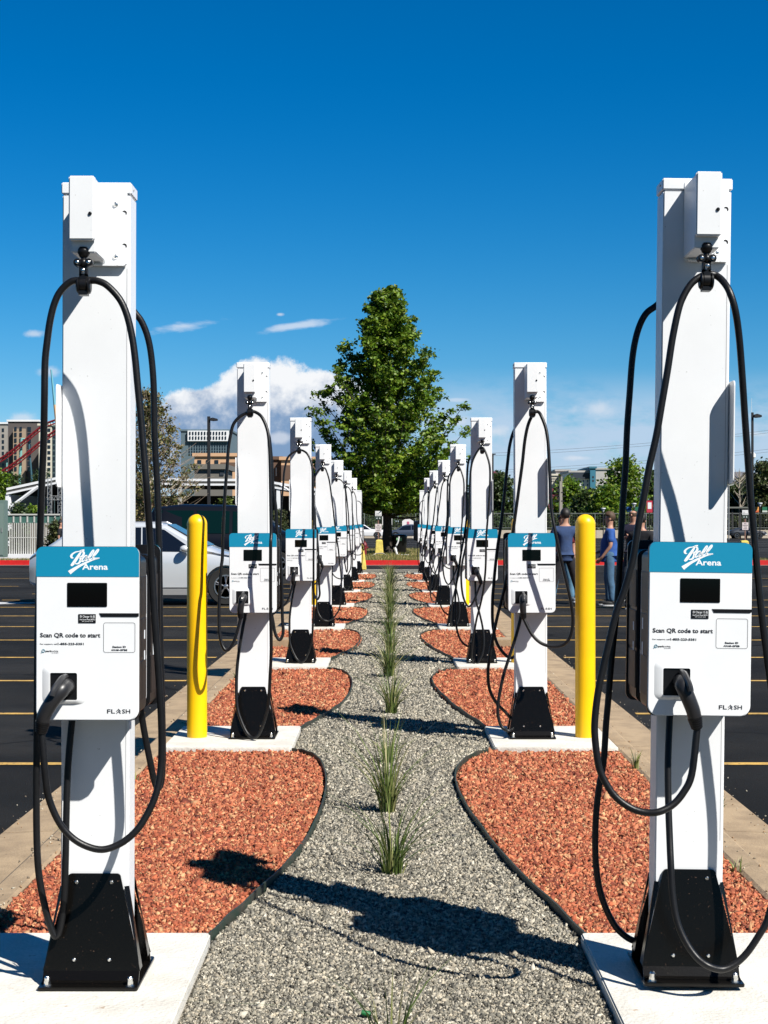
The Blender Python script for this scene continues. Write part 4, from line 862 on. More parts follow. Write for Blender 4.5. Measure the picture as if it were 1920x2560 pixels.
mb = MB(); Y = 399.4; a = at(35, 1072, Y); b = at(65, 1200, Y); mb.box(a.x, b.x, Y-.9, Y-.02, b.z-8, a.z); o = mb.obj('bay', TANB)
pt = bpy.data.objects['apartment_tower.001']; o.parent = pt; o.location = -Vector(pt.location)
for o in list(pt.children):
    if o.name.startswith('window') and o.location.x < (65-58)/3780*400 - 0: o.location.y = -1.6
building('apartment_tower', 'cream apartment tower with square windows beside the nearest left post', 97, 128, 1064, 380, 40, CRM, [(1, 9, 118, 127, 1068, 1195, .8, .6, GLASSD)])
building('apartment_tower', 'dark glass apartment tower just left of the nearest left post', 129, 170, 1068, 381, 40, wmat('dark_teal_wall', (.04, .07, .08)), [(3, 9, 130, 158, 1070, 1195, .55, .6, GLASSD)])
building('apartment_block', 'white topped apartment block behind the thin left lamp post', 452, 576, 1078, 420, 40, GRYB, [(16, 5, 470, 572, 1105, 1140, .5, .7, GLASSD)])
Y = 420; par = bpy.data.objects['apartment_block']; mb = MB(); a = at(470, 1077, Y); b = at(573, 1103, Y); mb.box(a.x-par.location.x, b.x-par.location.x, -.8, -.1, b.z-par.location.z, a.z-par.location.z); mb.obj('upper_storey', WHT, par)
wm = MB(); wm.box(-.19, .19, -.1, .02, -.42, .42); wm = wm.mesh('window', GLASSD)
for i in range(13):
    for j in range(2):
        p = at(476+i*7.4, 1083.5+j*11.5, Y); link('window', wm, par, loc=(p.x-par.location.x, -.85, p.z-par.location.z))
building('apartment_block', 'grey blue apartment wing right of the white topped block', 577, 640, 1092, 440, 40, wmat('pale_blue_grey', (.30, .36, .42)), [(7, 5, 582, 638, 1096, 1140, .5, .6, GLASSD)])
building('office_building', 'orange tan building with tall dark windows behind the second left post', 486, 606, 1141, 230, 25, ORB, [(3, 1, 488, 552, 1150, 1172, .45, 1.0, GLASSD), (1, 1, 552, 592, 1156, 1176, 1, 1, BRN)], ORB)
building('office_building', 'brown shaded building with an orange tan corner between the second and third left posts', 640, 702, 1149, 232, 25, BRN, [(2, 1, 682, 716, 1169, 1190, .15, 1, WHT)])
building('office_building', 'small orange tan end wall beside the third left post', 703, 800, 1150, 228, 20, ORB, [(1, 1, 703, 795, 1163, 1200, 1, 1, BRN)])
building('storage_shed', 'low ribbed grey shed on top of the dark canopy roof', 486, 560, 1173, 150, 8, wmat('ribbed_grey', (.16, .15, .13)), [(1, 1, 549, 560, 1178, 1190, .9, .8, NAVY)])
building('hotel', 'beige building with a row of small windows far right of the second right post', 1376, 1398, 1189, 420, 20, CRM, [(5, 2, 1379, 1396, 1194, 1206, .45, .55, GLASSD)])
building('hotel', 'reddish brick building beside the twin utility poles', 1398, 1412, 1190, 420, 20, wmat('pale_brick', (.42, .26, .2)), [(3, 2, 1400, 1411, 1194, 1206, .45, .55, GLASSD)])
building('hotel', 'pale grey stepped building behind the brick one', 1390, 1424, 1178, 440, 20, GREYW)
building('hotel', 'navy and white hotel block with a row of small windows', 1424, 1475, 1181, 400, 25, WHT, [(4, 2, 1432, 1474, 1198, 1217, .25, .5, GLASSD)], GREYW)
par = bpy.data.objects['hotel.003']; mb = MB(); a = at(1424, 1183, 400); b = at(1476, 1197, 400); mb.box(a.x-par.location.x, b.x-par.location.x, -.8, -.05, b.z-par.location.z, a.z-par.location.z); mb.obj('upper_storey', NAVY, par)
building('hotel', 'teal blue stair tower of the far hotel', 1475.5, 1489, 1171, 398, 25, TEALW, [(1, 2, 1480, 1486, 1188, 1206, .7, .5, NAVY)])
building('hotel', 'beige wing right of the teal stair tower', 1489.5, 1600, 1174, 402, 25, GREYW)
building('house', 'magenta painted house beyond the fence near the twin poles', 1371, 1396, 1229, 240, 8, wmat('magenta_wall', (.20, .03, .06)))
building('house', 'dark red building behind the third right post lamp', 1226, 1241, 1186, 240, 8, wmat('maroon_wall', (.22, .04, .08)))
mb = MB(); t = thing('house', 'pale tan house roof among the trees behind the right bollard', 'building', ((1485-975)/3780*260, 260, -.29)); mb.box(-1.4, 1.4, 0, 4, 0, 4.5); mb.obj('wall', CRM, t); mb = MB(); mb.prism([(-1.7, 5.1), (1.7, 5.1), (.9, 6.1), (-.9, 6.1)], -.3, 4.3, 'y'); mb.obj('roof', TANB, t); mb = MB(); mb.box(-.15, .15, 1, 1.3, 6.1, 6.9); mb.obj('chimney', CRM, t)
# dome
mb = MB(); pr = []; RD = 13
for i in range(0, 15): a_ = R(90*i/14); pr.append((RD*math.cos(a_)**.9+.01, 16.5*math.sin(a_)))
mb.lathe(pr, seg=48); o = mb.obj('dome', mat('dome_shingle', (.10, .10, .115), .8, col2=(.16, .15, .16), vscale=.25), smooth=True); o.location = ((1872-975)/3780*430, 440, -.29)
tag(o, 'large grey dome behind the trees at the right edge', 'building')
t = thing('mast', 'slim white mast above the grey dome at the right', 'mast', ((1879-975)/3780*420, 420, 0)); mb = MB(); mb.tube([(0, 0, 0), (0, 0, 24)], [.3, .15], 8); mb.tube([(0, 0, 24), (0, 0, 36)], [.1, .03], 6); mb.obj('pole', WHT, t); mb = MB(); mb.lathe([(.5, 19), (1.1, 19.5), (1.1, 20.5), (.4, 21)], seg=14); mb.obj('platform', WHT, t)

# long canopy building on the left
def canopy():
    Y = 100; t = thing('canopy_building', 'long dark open sided building with a white roof edge behind the parked cars', 'building', ((330-975)/3780*Y, Y, gz(Y)))
    ox, oz = t.location.x, t.location.z
    top = [(17, 1220), (150, 1191), (300, 1192), (470, 1197), (610, 1197), (640, 1197), (760, 1216), (850, 1232)]
    P = [at(a, b, Y) for a, b in top]; pl = [(p.x-ox, p.z-oz) for p in P]
    mb = MB(); mb.prism(pl+[(x, z-.16) for x, z in pl[::-1]], -.1, .0, 'y'); mb.obj('roof_edge', WHT, t)
    mb = MB(); mb.prism([(x, z-.17) for x, z in pl]+[(x, z-.42) for x, z in pl[::-1]], -.05, 14, 'y'); mb.obj('roof', wmat('dark_roof_soffit', (.06, .06, .055)), t)
    mb = MB(); mb.prism([(x, z-.32) for x, z in pl]+[(x, z-.45) for x, z in pl[::-1]], -.16, -.06, 'y'); mb.obj('gutter', WHT, t)
    mb = MB(); mb.box(pl[0][0]+.3, pl[-1][0]-.3, 13, 13.3, 0, pl[0][1]-.3); mb.obj('rear_wall', wmat('brown_rear_wall', (.07, .055, .045)), t)
    mb = MB(); a = pl[0][0]; mb.box(a, a+.25, 0, 13, 0, pl[0][1]-.45); mb.obj('side_wall', WHT, t)
    mb = MB(); a = at(22, 1272, Y); b = at(96, 1217, Y); mb.tube([(a.x-ox, -.1, a.z-oz), (b.x-ox, -.1, b.z-oz)], .12, 6); mb.obj('brace', WHT, t)
    for px in (19, 158, 696, 450):
        p = at(px, 1300, Y); mb = MB(); zt = np.interp(p.x-ox, [q[0] for q in pl], [q[1] for q in pl]); mb.box(p.x-ox-.12, p.x-ox+.12, -.1, .14, 0, zt-.46); mb.obj('column', WHT if px != 450 else GREYW, t)
    mb = MB(); a = at(700, 1212, Y); b = at(760, 1250, Y); mb.tube([(a.x-ox, -.1, a.z-oz), (b.x-ox, -.1, b.z-oz)], .09, 6); mb.obj('brace', WHT, t)
canopy()
def truss(px, lab):
    Y = 92; t = thing('lattice_column', lab, 'lattice column', ((px-975)/3780*Y, Y, gz(Y)), 0, 'lattice columns under the canopy'); H = 4.4; w = .11
    mb = MB()
    for sx in (-1, 1):
        for sy_ in (-1, 1): mb.tube([(sx*w, sy_*w, 0), (sx*w, sy_*w, H)], .018, 6)
    mb.obj('upright', STEEL, t); mb = MB(); z = 0
    while z < H-.35:
        for sy_ in (-1, 1): mb.tube([(-w, sy_*w, z), (w, sy_*w, z+.3)], .012, 5); mb.tube([(w, sy_*w, z+.3), (-w, sy_*w, z+.34)], .012, 5)
        z += .34
    mb.obj('bracing', STEEL, t)
truss(124, 'left lattice column between the nearest cable and the nearest left post'); truss(150, 'right lattice column touching the nearest left post')
mb = MB(); Y = 91.7; a = at(124, 1240, Y); b = at(160, 1250, Y)
for z in (a.z, b.z): mb.tube([(a.x, Y, z), (a.x+2.0, Y, z)], .018, 6)
for i in range(8): mb.tube([(a.x+.25*i, Y, b.z), (a.x+.25*i+.12, Y, a.z)], .012, 5); mb.tube([(a.x+.25*i+.12, Y, a.z), (a.x+.25*i+.25, Y, b.z)], .012, 5)
tag(mb.obj('lattice_beam', STEEL), 'horizontal lattice beam joining the two lattice columns', 'lattice beam')
# roller coaster
t = thing('roller_coaster', 'red roller coaster track on teal supports in front of the towers', 'roller coaster', ((70-975)/3780*240, 240, -.29)); Y = 240
def rel(px, py, dy=0): p = at(px, py, Y+dy); return (p.x-t.location.x, dy, p.z-t.location.z)
REDS = mat('coaster_red', (.20, .012, .02), .5); TEALS = mat('coaster_teal', (.16, .38, .36), .5); DTEAL = mat('coaster_dark_teal', (.03, .09, .12), .5)
for nm, pp in (('track', [(-30, 1165), (0, 1150), (30, 1130), (60, 1105), (100, 1072), (125, 1058), (165, 1050), (230, 1060)]), ('track', [(-30, 1200), (5, 1181), (50, 1150), (95, 1112), (130, 1085), (150, 1076), (190, 1070)])):
    mb = MB(); c = crom([rel(a, b) for a, b in pp], 5)
    for dz, dy in ((.28, 0), (-.28, .3), (.28, .9)): mb.tube([Vector(p)+Vector((0, dy, dz)) for p in c], .11, 6)
    for p in c[::1]: mb.tube([Vector(p)+Vector((0, 0, .28)), Vector(p)+Vector((0, .45, -.28))], .06, 4); mb.tube([Vector(p)+Vector((0, 0, .28)), Vector(p)+Vector((0, .9, .28))], .06, 4)
    mb.obj(nm, REDS, t)
for pp, m_, w in (([(54, 1097), (51, 1150), (48, 1215)], TEALS, .22), ([(54, 1097), (66, 1098)], TEALS, .15), ([(17, 1143), (17, 1180)], TEALS, .12), ([(18, 1178), (19, 1215)], DTEAL, .22), ([(72, 1100), (74, 1130), (80, 1205)], DTEAL, .16), ([(140, 1085), (142, 1190)], DTEAL, .2), ([(148, 1080), (141, 1190)], TEALS, .1)):
    mb = MB(); mb.tube([rel(a, b, 1.0) for a, b in pp]+([rel(pp[-1][0], 1325, 1.0)] if pp[-1][1] > 1185 else []), w, 8); mb.obj('support', m_, t)
t = thing('ride_mast', 'slender slanted teal and orange mast between the nearest cable and the nearest left post', 'mast', tuple(at(158, 1308, 200))); mb = MB(); q = [at(128, 924, 200), at(137, 1012, 200)]; mb.tube([p-t.location for p in q], [.12, .2], 6); mb.obj('upper_pole', mat('mast_teal', (.12, .36, .45), .5), t)
mb = MB(); q = [at(137, 1012, 200), at(147, 1105, 200), at(158, 1308, 200)]; mb.tube([p-t.location for p in q], [.2, .25, .25], 6); mb.obj('lower_pole', mat('mast_orange', (.55, .35, .18), .5), t)

# ------------------------------------------------------------------ fences and walls
def picket():
    Y = 70; x0 = (12-975)/3780*Y; x1 = (150-975)/3780*Y; t = thing('picket_fence', 'white vertical bar fence with green panels along its top at the left edge', 'fence', ((x0+x1)/2, Y, .0)); W = (x1-x0)/2
    mb = MB(); x = -W
    while x < W: mb.box(x, x+.045, -.03, .015, .05, 1.60); x += .105
    mb.obj('bars', mat('fence_white', (.50, .50, .47), .6), t)
    mb = MB(); mb.box(-W, W, .02, .05, 1.58, 1.95); mb.obj('top_panel', mat('fence_green', (.05, .13, .11), .6), t)
    mb = MB(); x = -W+.05
    while x < W-.1:
        mb.box(x, x+.07, -.012, .015, 1.62, 1.90); x += .32
    mb.obj('panel_tabs', mat('fence_white', (.7, .7, .7)), t)
    mb = MB(); mb.box(-W, W, -.03, .055, 1.955, 2.02); mb.box(-W, W, -.035, -.031, .9, .94); mb.obj('rail', mat('fence_white', (.7, .7, .7)), t)
    mb = MB(); mb.box(-W-.5, W, -.3, .1, -.05, .16); mb.obj('footing', WHT, t)
    for px in (17,):
        mb = MB(); p = at(px, 1300, Y); mb.tube([(p.x-t.location.x, -.09, .1), (p.x-t.location.x, -.09, 2.05)], .05, 8); mb.obj('post', mat('fence_pale', (.5, .55, .55)), t)
picket()
t = thing('utility_cabinet', 'grey green metal cabinet cut by the left edge of the picture', 'cabinet', ((-6-975)/3780*66, 66, .1)); mb = MB(); mb.box(-.28, .28, 0, .7, 0, 2.5); mb.obj('cabinet_body', mat('cabinet_green', (.13, .19, .17), .5), t, bevel=.02); mb = MB(); mb.box(-.25, .25, -.02, -.001, .1, 2.35); mb.obj('door', mat('cabinet_green2', (.16, .22, .20), .5), t, bevel=.005); mb = MB(); mb.box(.18, .21, -.05, -.021, 1.1, 1.3); mb.obj('handle', STEEL, t)
t = thing('board_fence', 'grey brown board fence behind the silver car roof', 'fence', ((130-975)/3780*74, 74, gz(74))); mb = MB()
for i in range(60): mb.box(-1.1+i*.15, -1.1+i*.15+.145, (i % 2)*.01, .03+(i % 2)*.01, .05, 1.95)
mb.obj('boards', mat('fence_wood', (.20, .17, .14), .9, var=.3), t); mb = MB(); mb.box(-1.1, 7.9, -.03, -.002, 1.7, 1.8); mb.obj('rail', mat('fence_wood_red', (.28, .14, .12), .9), t)
# far wall with chain link fence
t = thing('perimeter_wall', 'long pale concrete wall at the far side of the car park', 'wall', (0, 176, -.28)); mb = MB()
x = -60
while x < 75: mb.box(x, x+5.96, 0, .3, 0, .95); x += 6
mb.obj('wall_panel', mat('wall_beige', (.50, .43, .34), .9, var=.15), t)
t = thing('chain_fence', 'dark chain link fence with thin posts on top of the far concrete wall', 'fence', (0, 177, -.28)); mb = MB(); x = -60
while x < 75: mb.tube([(x, 0, 0), (x, 0, 2.9)], .045, 5); x += 3
mb.obj('posts', mat('fence_post_grey', (.18, .2, .19), .6), t); mb = MB(); mb.tube([(-60, 0, 2.9), (75, 0, 2.9)], .035, 5); mb.tube([(-60, 0, 1.2), (75, 0, 1.2)], .03, 5); mb.obj('rails', mat('fence_post_grey', (.18, .2, .19)), t)
mb = MB(); x = -60
while x < 75:
    mb.box(x, x+.03, .02, .03, .95, 2.88); x += .30
z = 1.0
while z < 2.9: mb.box(-60, 75, .02, .03, z, z+.018); z += .22
mb.obj('mesh_panel', mat('fence_mesh', (.05, .06, .055), .7), t)
mb = MB()
for i in range(-18, 24):
    pass
# hedge mass behind the far fence, one thing per clump
for i, px in enumerate(range(860, 1960, 55)):
    Y = 184+(i % 3)*2; H = random.Random(i).uniform(2.2, 3.4)
    tree('hedge_shrub', 'dark low shrub behind the far chain link fence', (px-975)/3780*Y, Y, H, blob(2.0), 16, 140, .35, .24, GD if i % 3 else GO, 200+i, trunk=.06, cat='shrub', group='low shrubs behind the far fence')
# bus shelter like canopy right
t = thing('shelter', 'long dark flat roofed shelter right of the nearest right post', 'shelter', ((1840-975)/3780*172, 172.5, -.27)); mb = MB(); mb.box(-1.6, 1.6, 0, 2.5, 3.45, 3.62); mb.obj('roof', mat('shelter_roof', (.14, .15, .13), .7), t)
for x in (-1.2, -.3, .6, 1.3): mb = MB(); mb.box(x, x+.16, .3, .46, 0, 3.44); mb.obj('column', mat('shelter_dark', (.03, .03, .03), .7), t)

# ------------------------------------------------------------------ lamps, poles, wires, signs
DKM = mat('dark_pole_metal', (.018, .018, .02), .5)
def arm_lamp(px, py, Y, arm, lab, w=.07):
    p = at(px, py, Y); z0 = gz(Y); H = p.z-z0; t = thing('street_lamp', lab, 'street lamp', (p.x, Y, z0)); mb = MB(); mb.box(-w, w, -w, w, .0, H); mb.obj('pole', DKM, t, bevel=.01)
    mb = MB(); mb.prism([(w, H-.10), (arm*.45, H-.06), (arm, H-.12), (arm, H-.2), (arm*.45, H-.22), (w, H-.2)], -.14, .14, 'y'); mb.obj('lamp_head', DKM, t, bevel=.01)
arm_lamp(522, 1041, 72, .42, 'black square lamp post left of the second left charging post'); arm_lamp(1881, 1031, 62, .36, 'black square lamp post at the right edge of the picture', .045)
t = thing('street_lamp', 'dark twin armed lamp post right of the third right charging post', 'street lamp', ((1232-975)/3780*120, 120, gz(120))); mb = MB(); H = CZ+(1304-1137)/3780*120-gz(120); mb.tube([(0, 0, 0), (0, 0, H)], .07, 8); mb.obj('pole', DKM, t); mb = MB(); mb.box(-.28, .22, -.1, .1, H, H+.09); mb.obj('lamp_head', DKM, t)
for px, py, lab in ((1585, 1258, 'pale funnel shaped lamp between the two men, near blue banners'), (1508, 1270, 'pale funnel shaped lamp above the man in the blue shirt'), (1900, 1257, 'pale funnel shaped lamp between the orange and green banners')):
    Y = 170; p = at(px, py, Y); t = thing('street_lamp', lab, 'street lamp', (p.x, Y, -.26), 0, 'funnel lamps by the far fence'); H = p.z+.26; mb = MB(); mb.tube([(0, 0, 0), (0, 0, H-.45)], .06, 8); mb.obj('pole', DKM, t); mb = MB(); mb.lathe([(.05, H-.45), (.22, H-.1), (.27, H-.1), (.27, H), (.05, H+.02)], seg=14); mb.obj('lamp_head', WHT, t)
for px, py, lab in ((1822, 1214, 'thin grey lamp post with a short right arm near the shelter'),):
    Y = 160; p = at(px, py, Y); t = thing('street_lamp', lab, 'street lamp', (p.x, Y, -.24)); H = p.z+.24; mb = MB(); mb.tube([(0, 0, 0), (0, 0, H)], .06, 8); mb.tube([(0, 0, H), (.5, 0, H+.08)], .045, 6); mb.obj('pole', STEEL, t)
for px, ytop, lab in ((1400, 1203, 'left grey utility pole of the pair behind the man in slate blue'), (1408, 1190, 'right grey utility pole of the pair behind the man in slate blue')):
    Y = 178; p = at(px, ytop, Y); t = thing('utility_pole', lab, 'utility pole', (p.x, Y+(0 if px < 1405 else 2), -.28), 0, 'pair of utility poles'); H = p.z+.28; mb = MB(); mb.tube([(0, 0, 0), (0, 0, H)], [.16, .12], 8); mb.obj('pole', mat('weathered_pole', (.26, .24, .21), .9), t)
    for z in (H-1.4, H-2.4): mb = MB(); mb.box(-.7, .5, -.08, .08, z, z+.12); mb.box(-.3, -.05, -.2, .1, z+.12, z+.5); mb.obj('crossarm', DKM, t)
for i, (a, b, lab) in enumerate((((930, 1140), (2100, 1052), 'uppermost thin power line over the right side'), ((930, 1147), (2100, 1058), 'second power line from the top over the right side'), ((700, 1190), (2100, 1103), 'third power line, just above the far hotel'), ((700, 1196), (2100, 1110), 'lowest power line, just above the far trees'))):
    pa, pb = at(*a, 300), at(*b, 300); mb = MB(); pts = [pa.lerp(pb, t_/14)-Vector((0, 0, 1.6*4*(t_/14)*(1-t_/14))) for t_ in range(15)]; mb.tube(pts, .028, 4); tag(mb.obj('power_line', mat('wire_grey', (.12, .13, .15), .6)), lab, 'power line', 'power lines crossing the sky')
for px, py, Y in ((1000, 0, 0),): pass
# banners
for px, col1, col2, lab in ((1891, (.75, .33, .08), (.6, .12, .04), 'orange banner hanging left of the right funnel lamp'), (1912, (.01, .14, .07), (.5, .55, .5), 'green and white banner hanging right of the right funnel lamp'), (1573, (.01, .08, .25), (.3, .5, .6), 'blue banner left of the funnel lamp between the men'), (1594, (.01, .12, .07), (.02, .1, .06), 'green banner right of the funnel lamp between the men')):
    p = at(px, 1274, 170.5); t = thing('banner', lab, 'banner', (p.x, 170.5, p.z), 0, 'coloured banners on the far lamp posts'); mb = MB(); mb.box(-.28, .28, 0, .012, -.1, .3); mb.obj('cloth', mat('banner%d' % px, col1, .8), t); mb = MB(); mb.box(-.28, .28, 0, .012, -.3, -.101); mb.obj('lower_stripe', mat('bannerb%d' % px, col2, .8), t)
    mb = MB(); mb.box(-.4, .4, .013, .03, .3, .32); mb.obj('bracket', DKM, t)
SGN = mat('sign_white', (.72, .72, .72), .5); SGG = mat('sign_dark', (.03, .05, .04), .5); SGP = mat('sign_pinkish', (.68, .6, .6), .5)
def sign_post(X, Y, z0, ztop, lab, w=.29, hgt=.23, gap=.36, h2=.36):
    t = thing('sign_post', lab, 'sign', (X, Y, z0), 0, 'parking signs on thin posts'); mb = MB(); mb.box(-.025, .025, .0, .04, 0, ztop-z0-.05); mb.obj('post', mat('post_rust', (.22, .12, .09), .8), t)
    H = ztop-z0; s = MB(); s.box(-w/2, w/2, -.02, -.002, H-hgt, H); o = s.obj('sign_panel', SGN, t); tx = MB(); text_into(tx, 'Reserved', -w*.4, w*.4, H-hgt+.03, .045, -.0215, bold=.02); text_into(tx, 'E3', -w*.3, -w*.05, H-.13, .05, -.0215)
    tx.obj('lettering', INK, o)
    s = MB(); s.box(-w/2, w/2, -.02, -.002, H-hgt-.16, H-hgt-.01); o = s.obj('arrow_panel', SGG, t); a_ = MB(); a_.prism([(-.09, H-hgt-.11), (-.05, H-hgt-.06), (-.05, H-hgt-.13)], -.023, -.0205, 'y'); a_.prism([(.05, H-hgt-.06), (.09, H-hgt-.11), (.05, H-hgt-.13)], -.023, -.0205, 'y'); a_.obj('arrow', WINK, o)
    s = MB(); z1 = H-hgt-gap; s.box(-w/2, w/2, -.02, -.002, z1-h2, z1); o = s.obj('sign_panel', SGP, t); tx = MB(); text_into(tx, 'NO', -.06, .06, z1-.085, .06, -.0215, bold=.02); text_into(tx, 'PARKING', -w*.42, w*.42, z1-.165, .055, -.0215, bold=.02); text_into(tx, 'THIS', -.08, .08, z1-.245, .05, -.0215, bold=.02); text_into(tx, 'AREA', -.1, .1, z1-.325, .05, -.0215, bold=.02); tx.obj('lettering', INK, o)
sign_post((946-975)/3780*68.8, 68.8, .12, CZ+(1304-1277.5)/3780*68.8, 'no parking sign post left of the maple trunk'); sign_post((1863-975)/3780*72, 72, gz(72), CZ+(1304-1275)/3780*72, 'no parking sign post above the yellow block at the right')
t = thing('notice_board', 'white board hidden behind the maple trunk', 'sign', ((968-975)/3780*82, 82, .1)); mb = MB(); mb.box(-.27, .27, -.02, 0, 1.37, 1.9); mb.obj('board', SGN, t)
for x in (-.2, .2): mb = MB(); mb.box(x-.02, x+.02, 0.001, .04, 0, 1.88); mb.obj('post', DKM, t)
t = thing('direction_sign', 'white sign with black letters and a dark arrow strip, end of the left row', 'sign', ((896-975)/3780*52, 52, 0)); mb = MB(); mb.tube([(-.08, .03, 0), (-.08, .03, 2.75)], .03, 8); mb.obj('post', STEEL, t); z0 = CZ+(1304-1262)/3780*52; z1 = CZ+(1304-1229)/3780*52; mb = MB(); mb.box(-.3, .12, -.03, 0, z0, z1); o = mb.obj('sign_panel', SGN, t); tx = MB(); text_into(tx, 'th', -.0, .11, z0+.02, .12, -.032, bold=.03); tx.obj('lettering', INK, o); mb = MB(); mb.box(-.3, .12, -.03, 0, z0-.14, z0-.002); o = mb.obj('arrow_panel', mat('sign_teal_dark', (.02, .10, .11), .5), t)
t = thing('tent', 'pink and white event tent far behind the maple on the right', 'tent', ((1021-975)/3780*172, 173, -.28)); mb = MB(); mb.prism([(-.7, 1.4), (-.7, 2.0), (-.1, 2.4), (.6, 2.0), (.6, 1.4)], 0, 1.5, 'y'); mb.obj('canopy', mat('tent_white', (.75, .72, .72), .8), t); mb = MB(); mb.box(-.15, .12, -.03, -.002, 1.4, 1.95); mb.obj('panel', mat('tent_pink', (.5, .12, .2), .8), t); mb = MB(); mb.box(-.65, -.6, 0, .05, 0, 1.4); mb.box(.5, .55, 0, .05, 0, 1.4); mb.obj('legs', WHT, t)
t = thing('billboard', 'red and white sign peeking left of the nearest right post', 'sign', ((1624-975)/3780*165, 165, -.25)); mb = MB(); mb.box(-.32, .32, 0, .05, 2.9, 4.2); o = mb.obj('board', mat('board_red', (.45, .02, .05), .6), t); mb = MB(); mb.box(-.2, .2, -.02, -.001, 3.3, 4.0); mb.obj('white_panel', WHT, o); mb = MB(); mb.tube([(0, .1, 0), (0, .1, 3)], .05, 6); mb.obj('post', DKM, t)

# ------------------------------------------------------------------ bin, hydrant, pipe
t = thing('litter_bin', 'black litter bin with a green and white sticker right of the maple trunk', 'bin', ((998-975)/3780*71, 71, .13)); mb = MB(); mb.lathe([(.30, 0), (.32, .03), (.36, .72), (.37, .78), (.37, .80)], seg=20); mb.obj('bin_body', BLACKP, t, smooth=True); mb = MB(); mb.lathe([(.38, .80), (.38, .85), (.30, .92), (.12, .94), (.01, .94)], seg=20); mb.obj('lid', BLACKP, t, smooth=True); mb = MB(); mb.box(-.13, .12, -.385, -.375, .63, .77); mb.obj('sticker', mat('sticker_green', (.25, .5, .25), .5), t)
t = thing('plastic_chair_leg', 'bent white metal stand leaning in front of the litter bin', 'stand', ((992-975)/3780*68, 68, .14)); mb = MB(); mb.tube(crom([(.1, 0, .85), (.05, 0, .6), (-.02, 0, .45)], 3), .035, 8); mb.obj('upper_arm', SGN, t, smooth=True); mb = MB(); mb.ell((-.06, 0, .36), (.075, .05, .07)); mb.obj('joint', BLACKP, t); mb = MB(); mb.tube(crom([(-.09, 0, .36), (-.06, 0, .25), (.02, 0, .02)], 3), [.07]*4+[.05]*3, 8); mb.obj('lower_arm', SGN, t, smooth=True); mb = MB(); mb.box(.02, .55, -.04, .04, 0, .05); mb.obj('foot', SGN, t, bevel=.01)
t = thing('fire_hydrant', 'dark red fire hydrant left of the small yellow block', 'hydrant', ((911-975)/3780*67, 67, .13)); mb = MB(); mb.lathe([(.15, 0), (.15, .04), (.10, .05), (.10, .45), (.125, .46), (.125, .50), (.09, .58), (.03, .64), (.03, .68), (.001, .68)], seg=18); HR = mat('hydrant_red', (.16, .01, .015), .5); mb.obj('barrel', HR, t, smooth=True); mb = MB(); mb.lathe([(.045, -.17), (.045, .17)], (0, 0, .38), 12, 'x'); mb.lathe([(.06, -.15), (.06, 0)], (0, 0, .34), 12, 'y'); mb.obj('outlets', HR, t); mb = MB(); mb.tube([(.3, .2, 0), (.5, .4, .1), (.8, .3, .12), (1.0, .1, .02)], .03, 6); mb.obj('hose', mat('dirty_hose', (.4, .35, .28), .9), t)

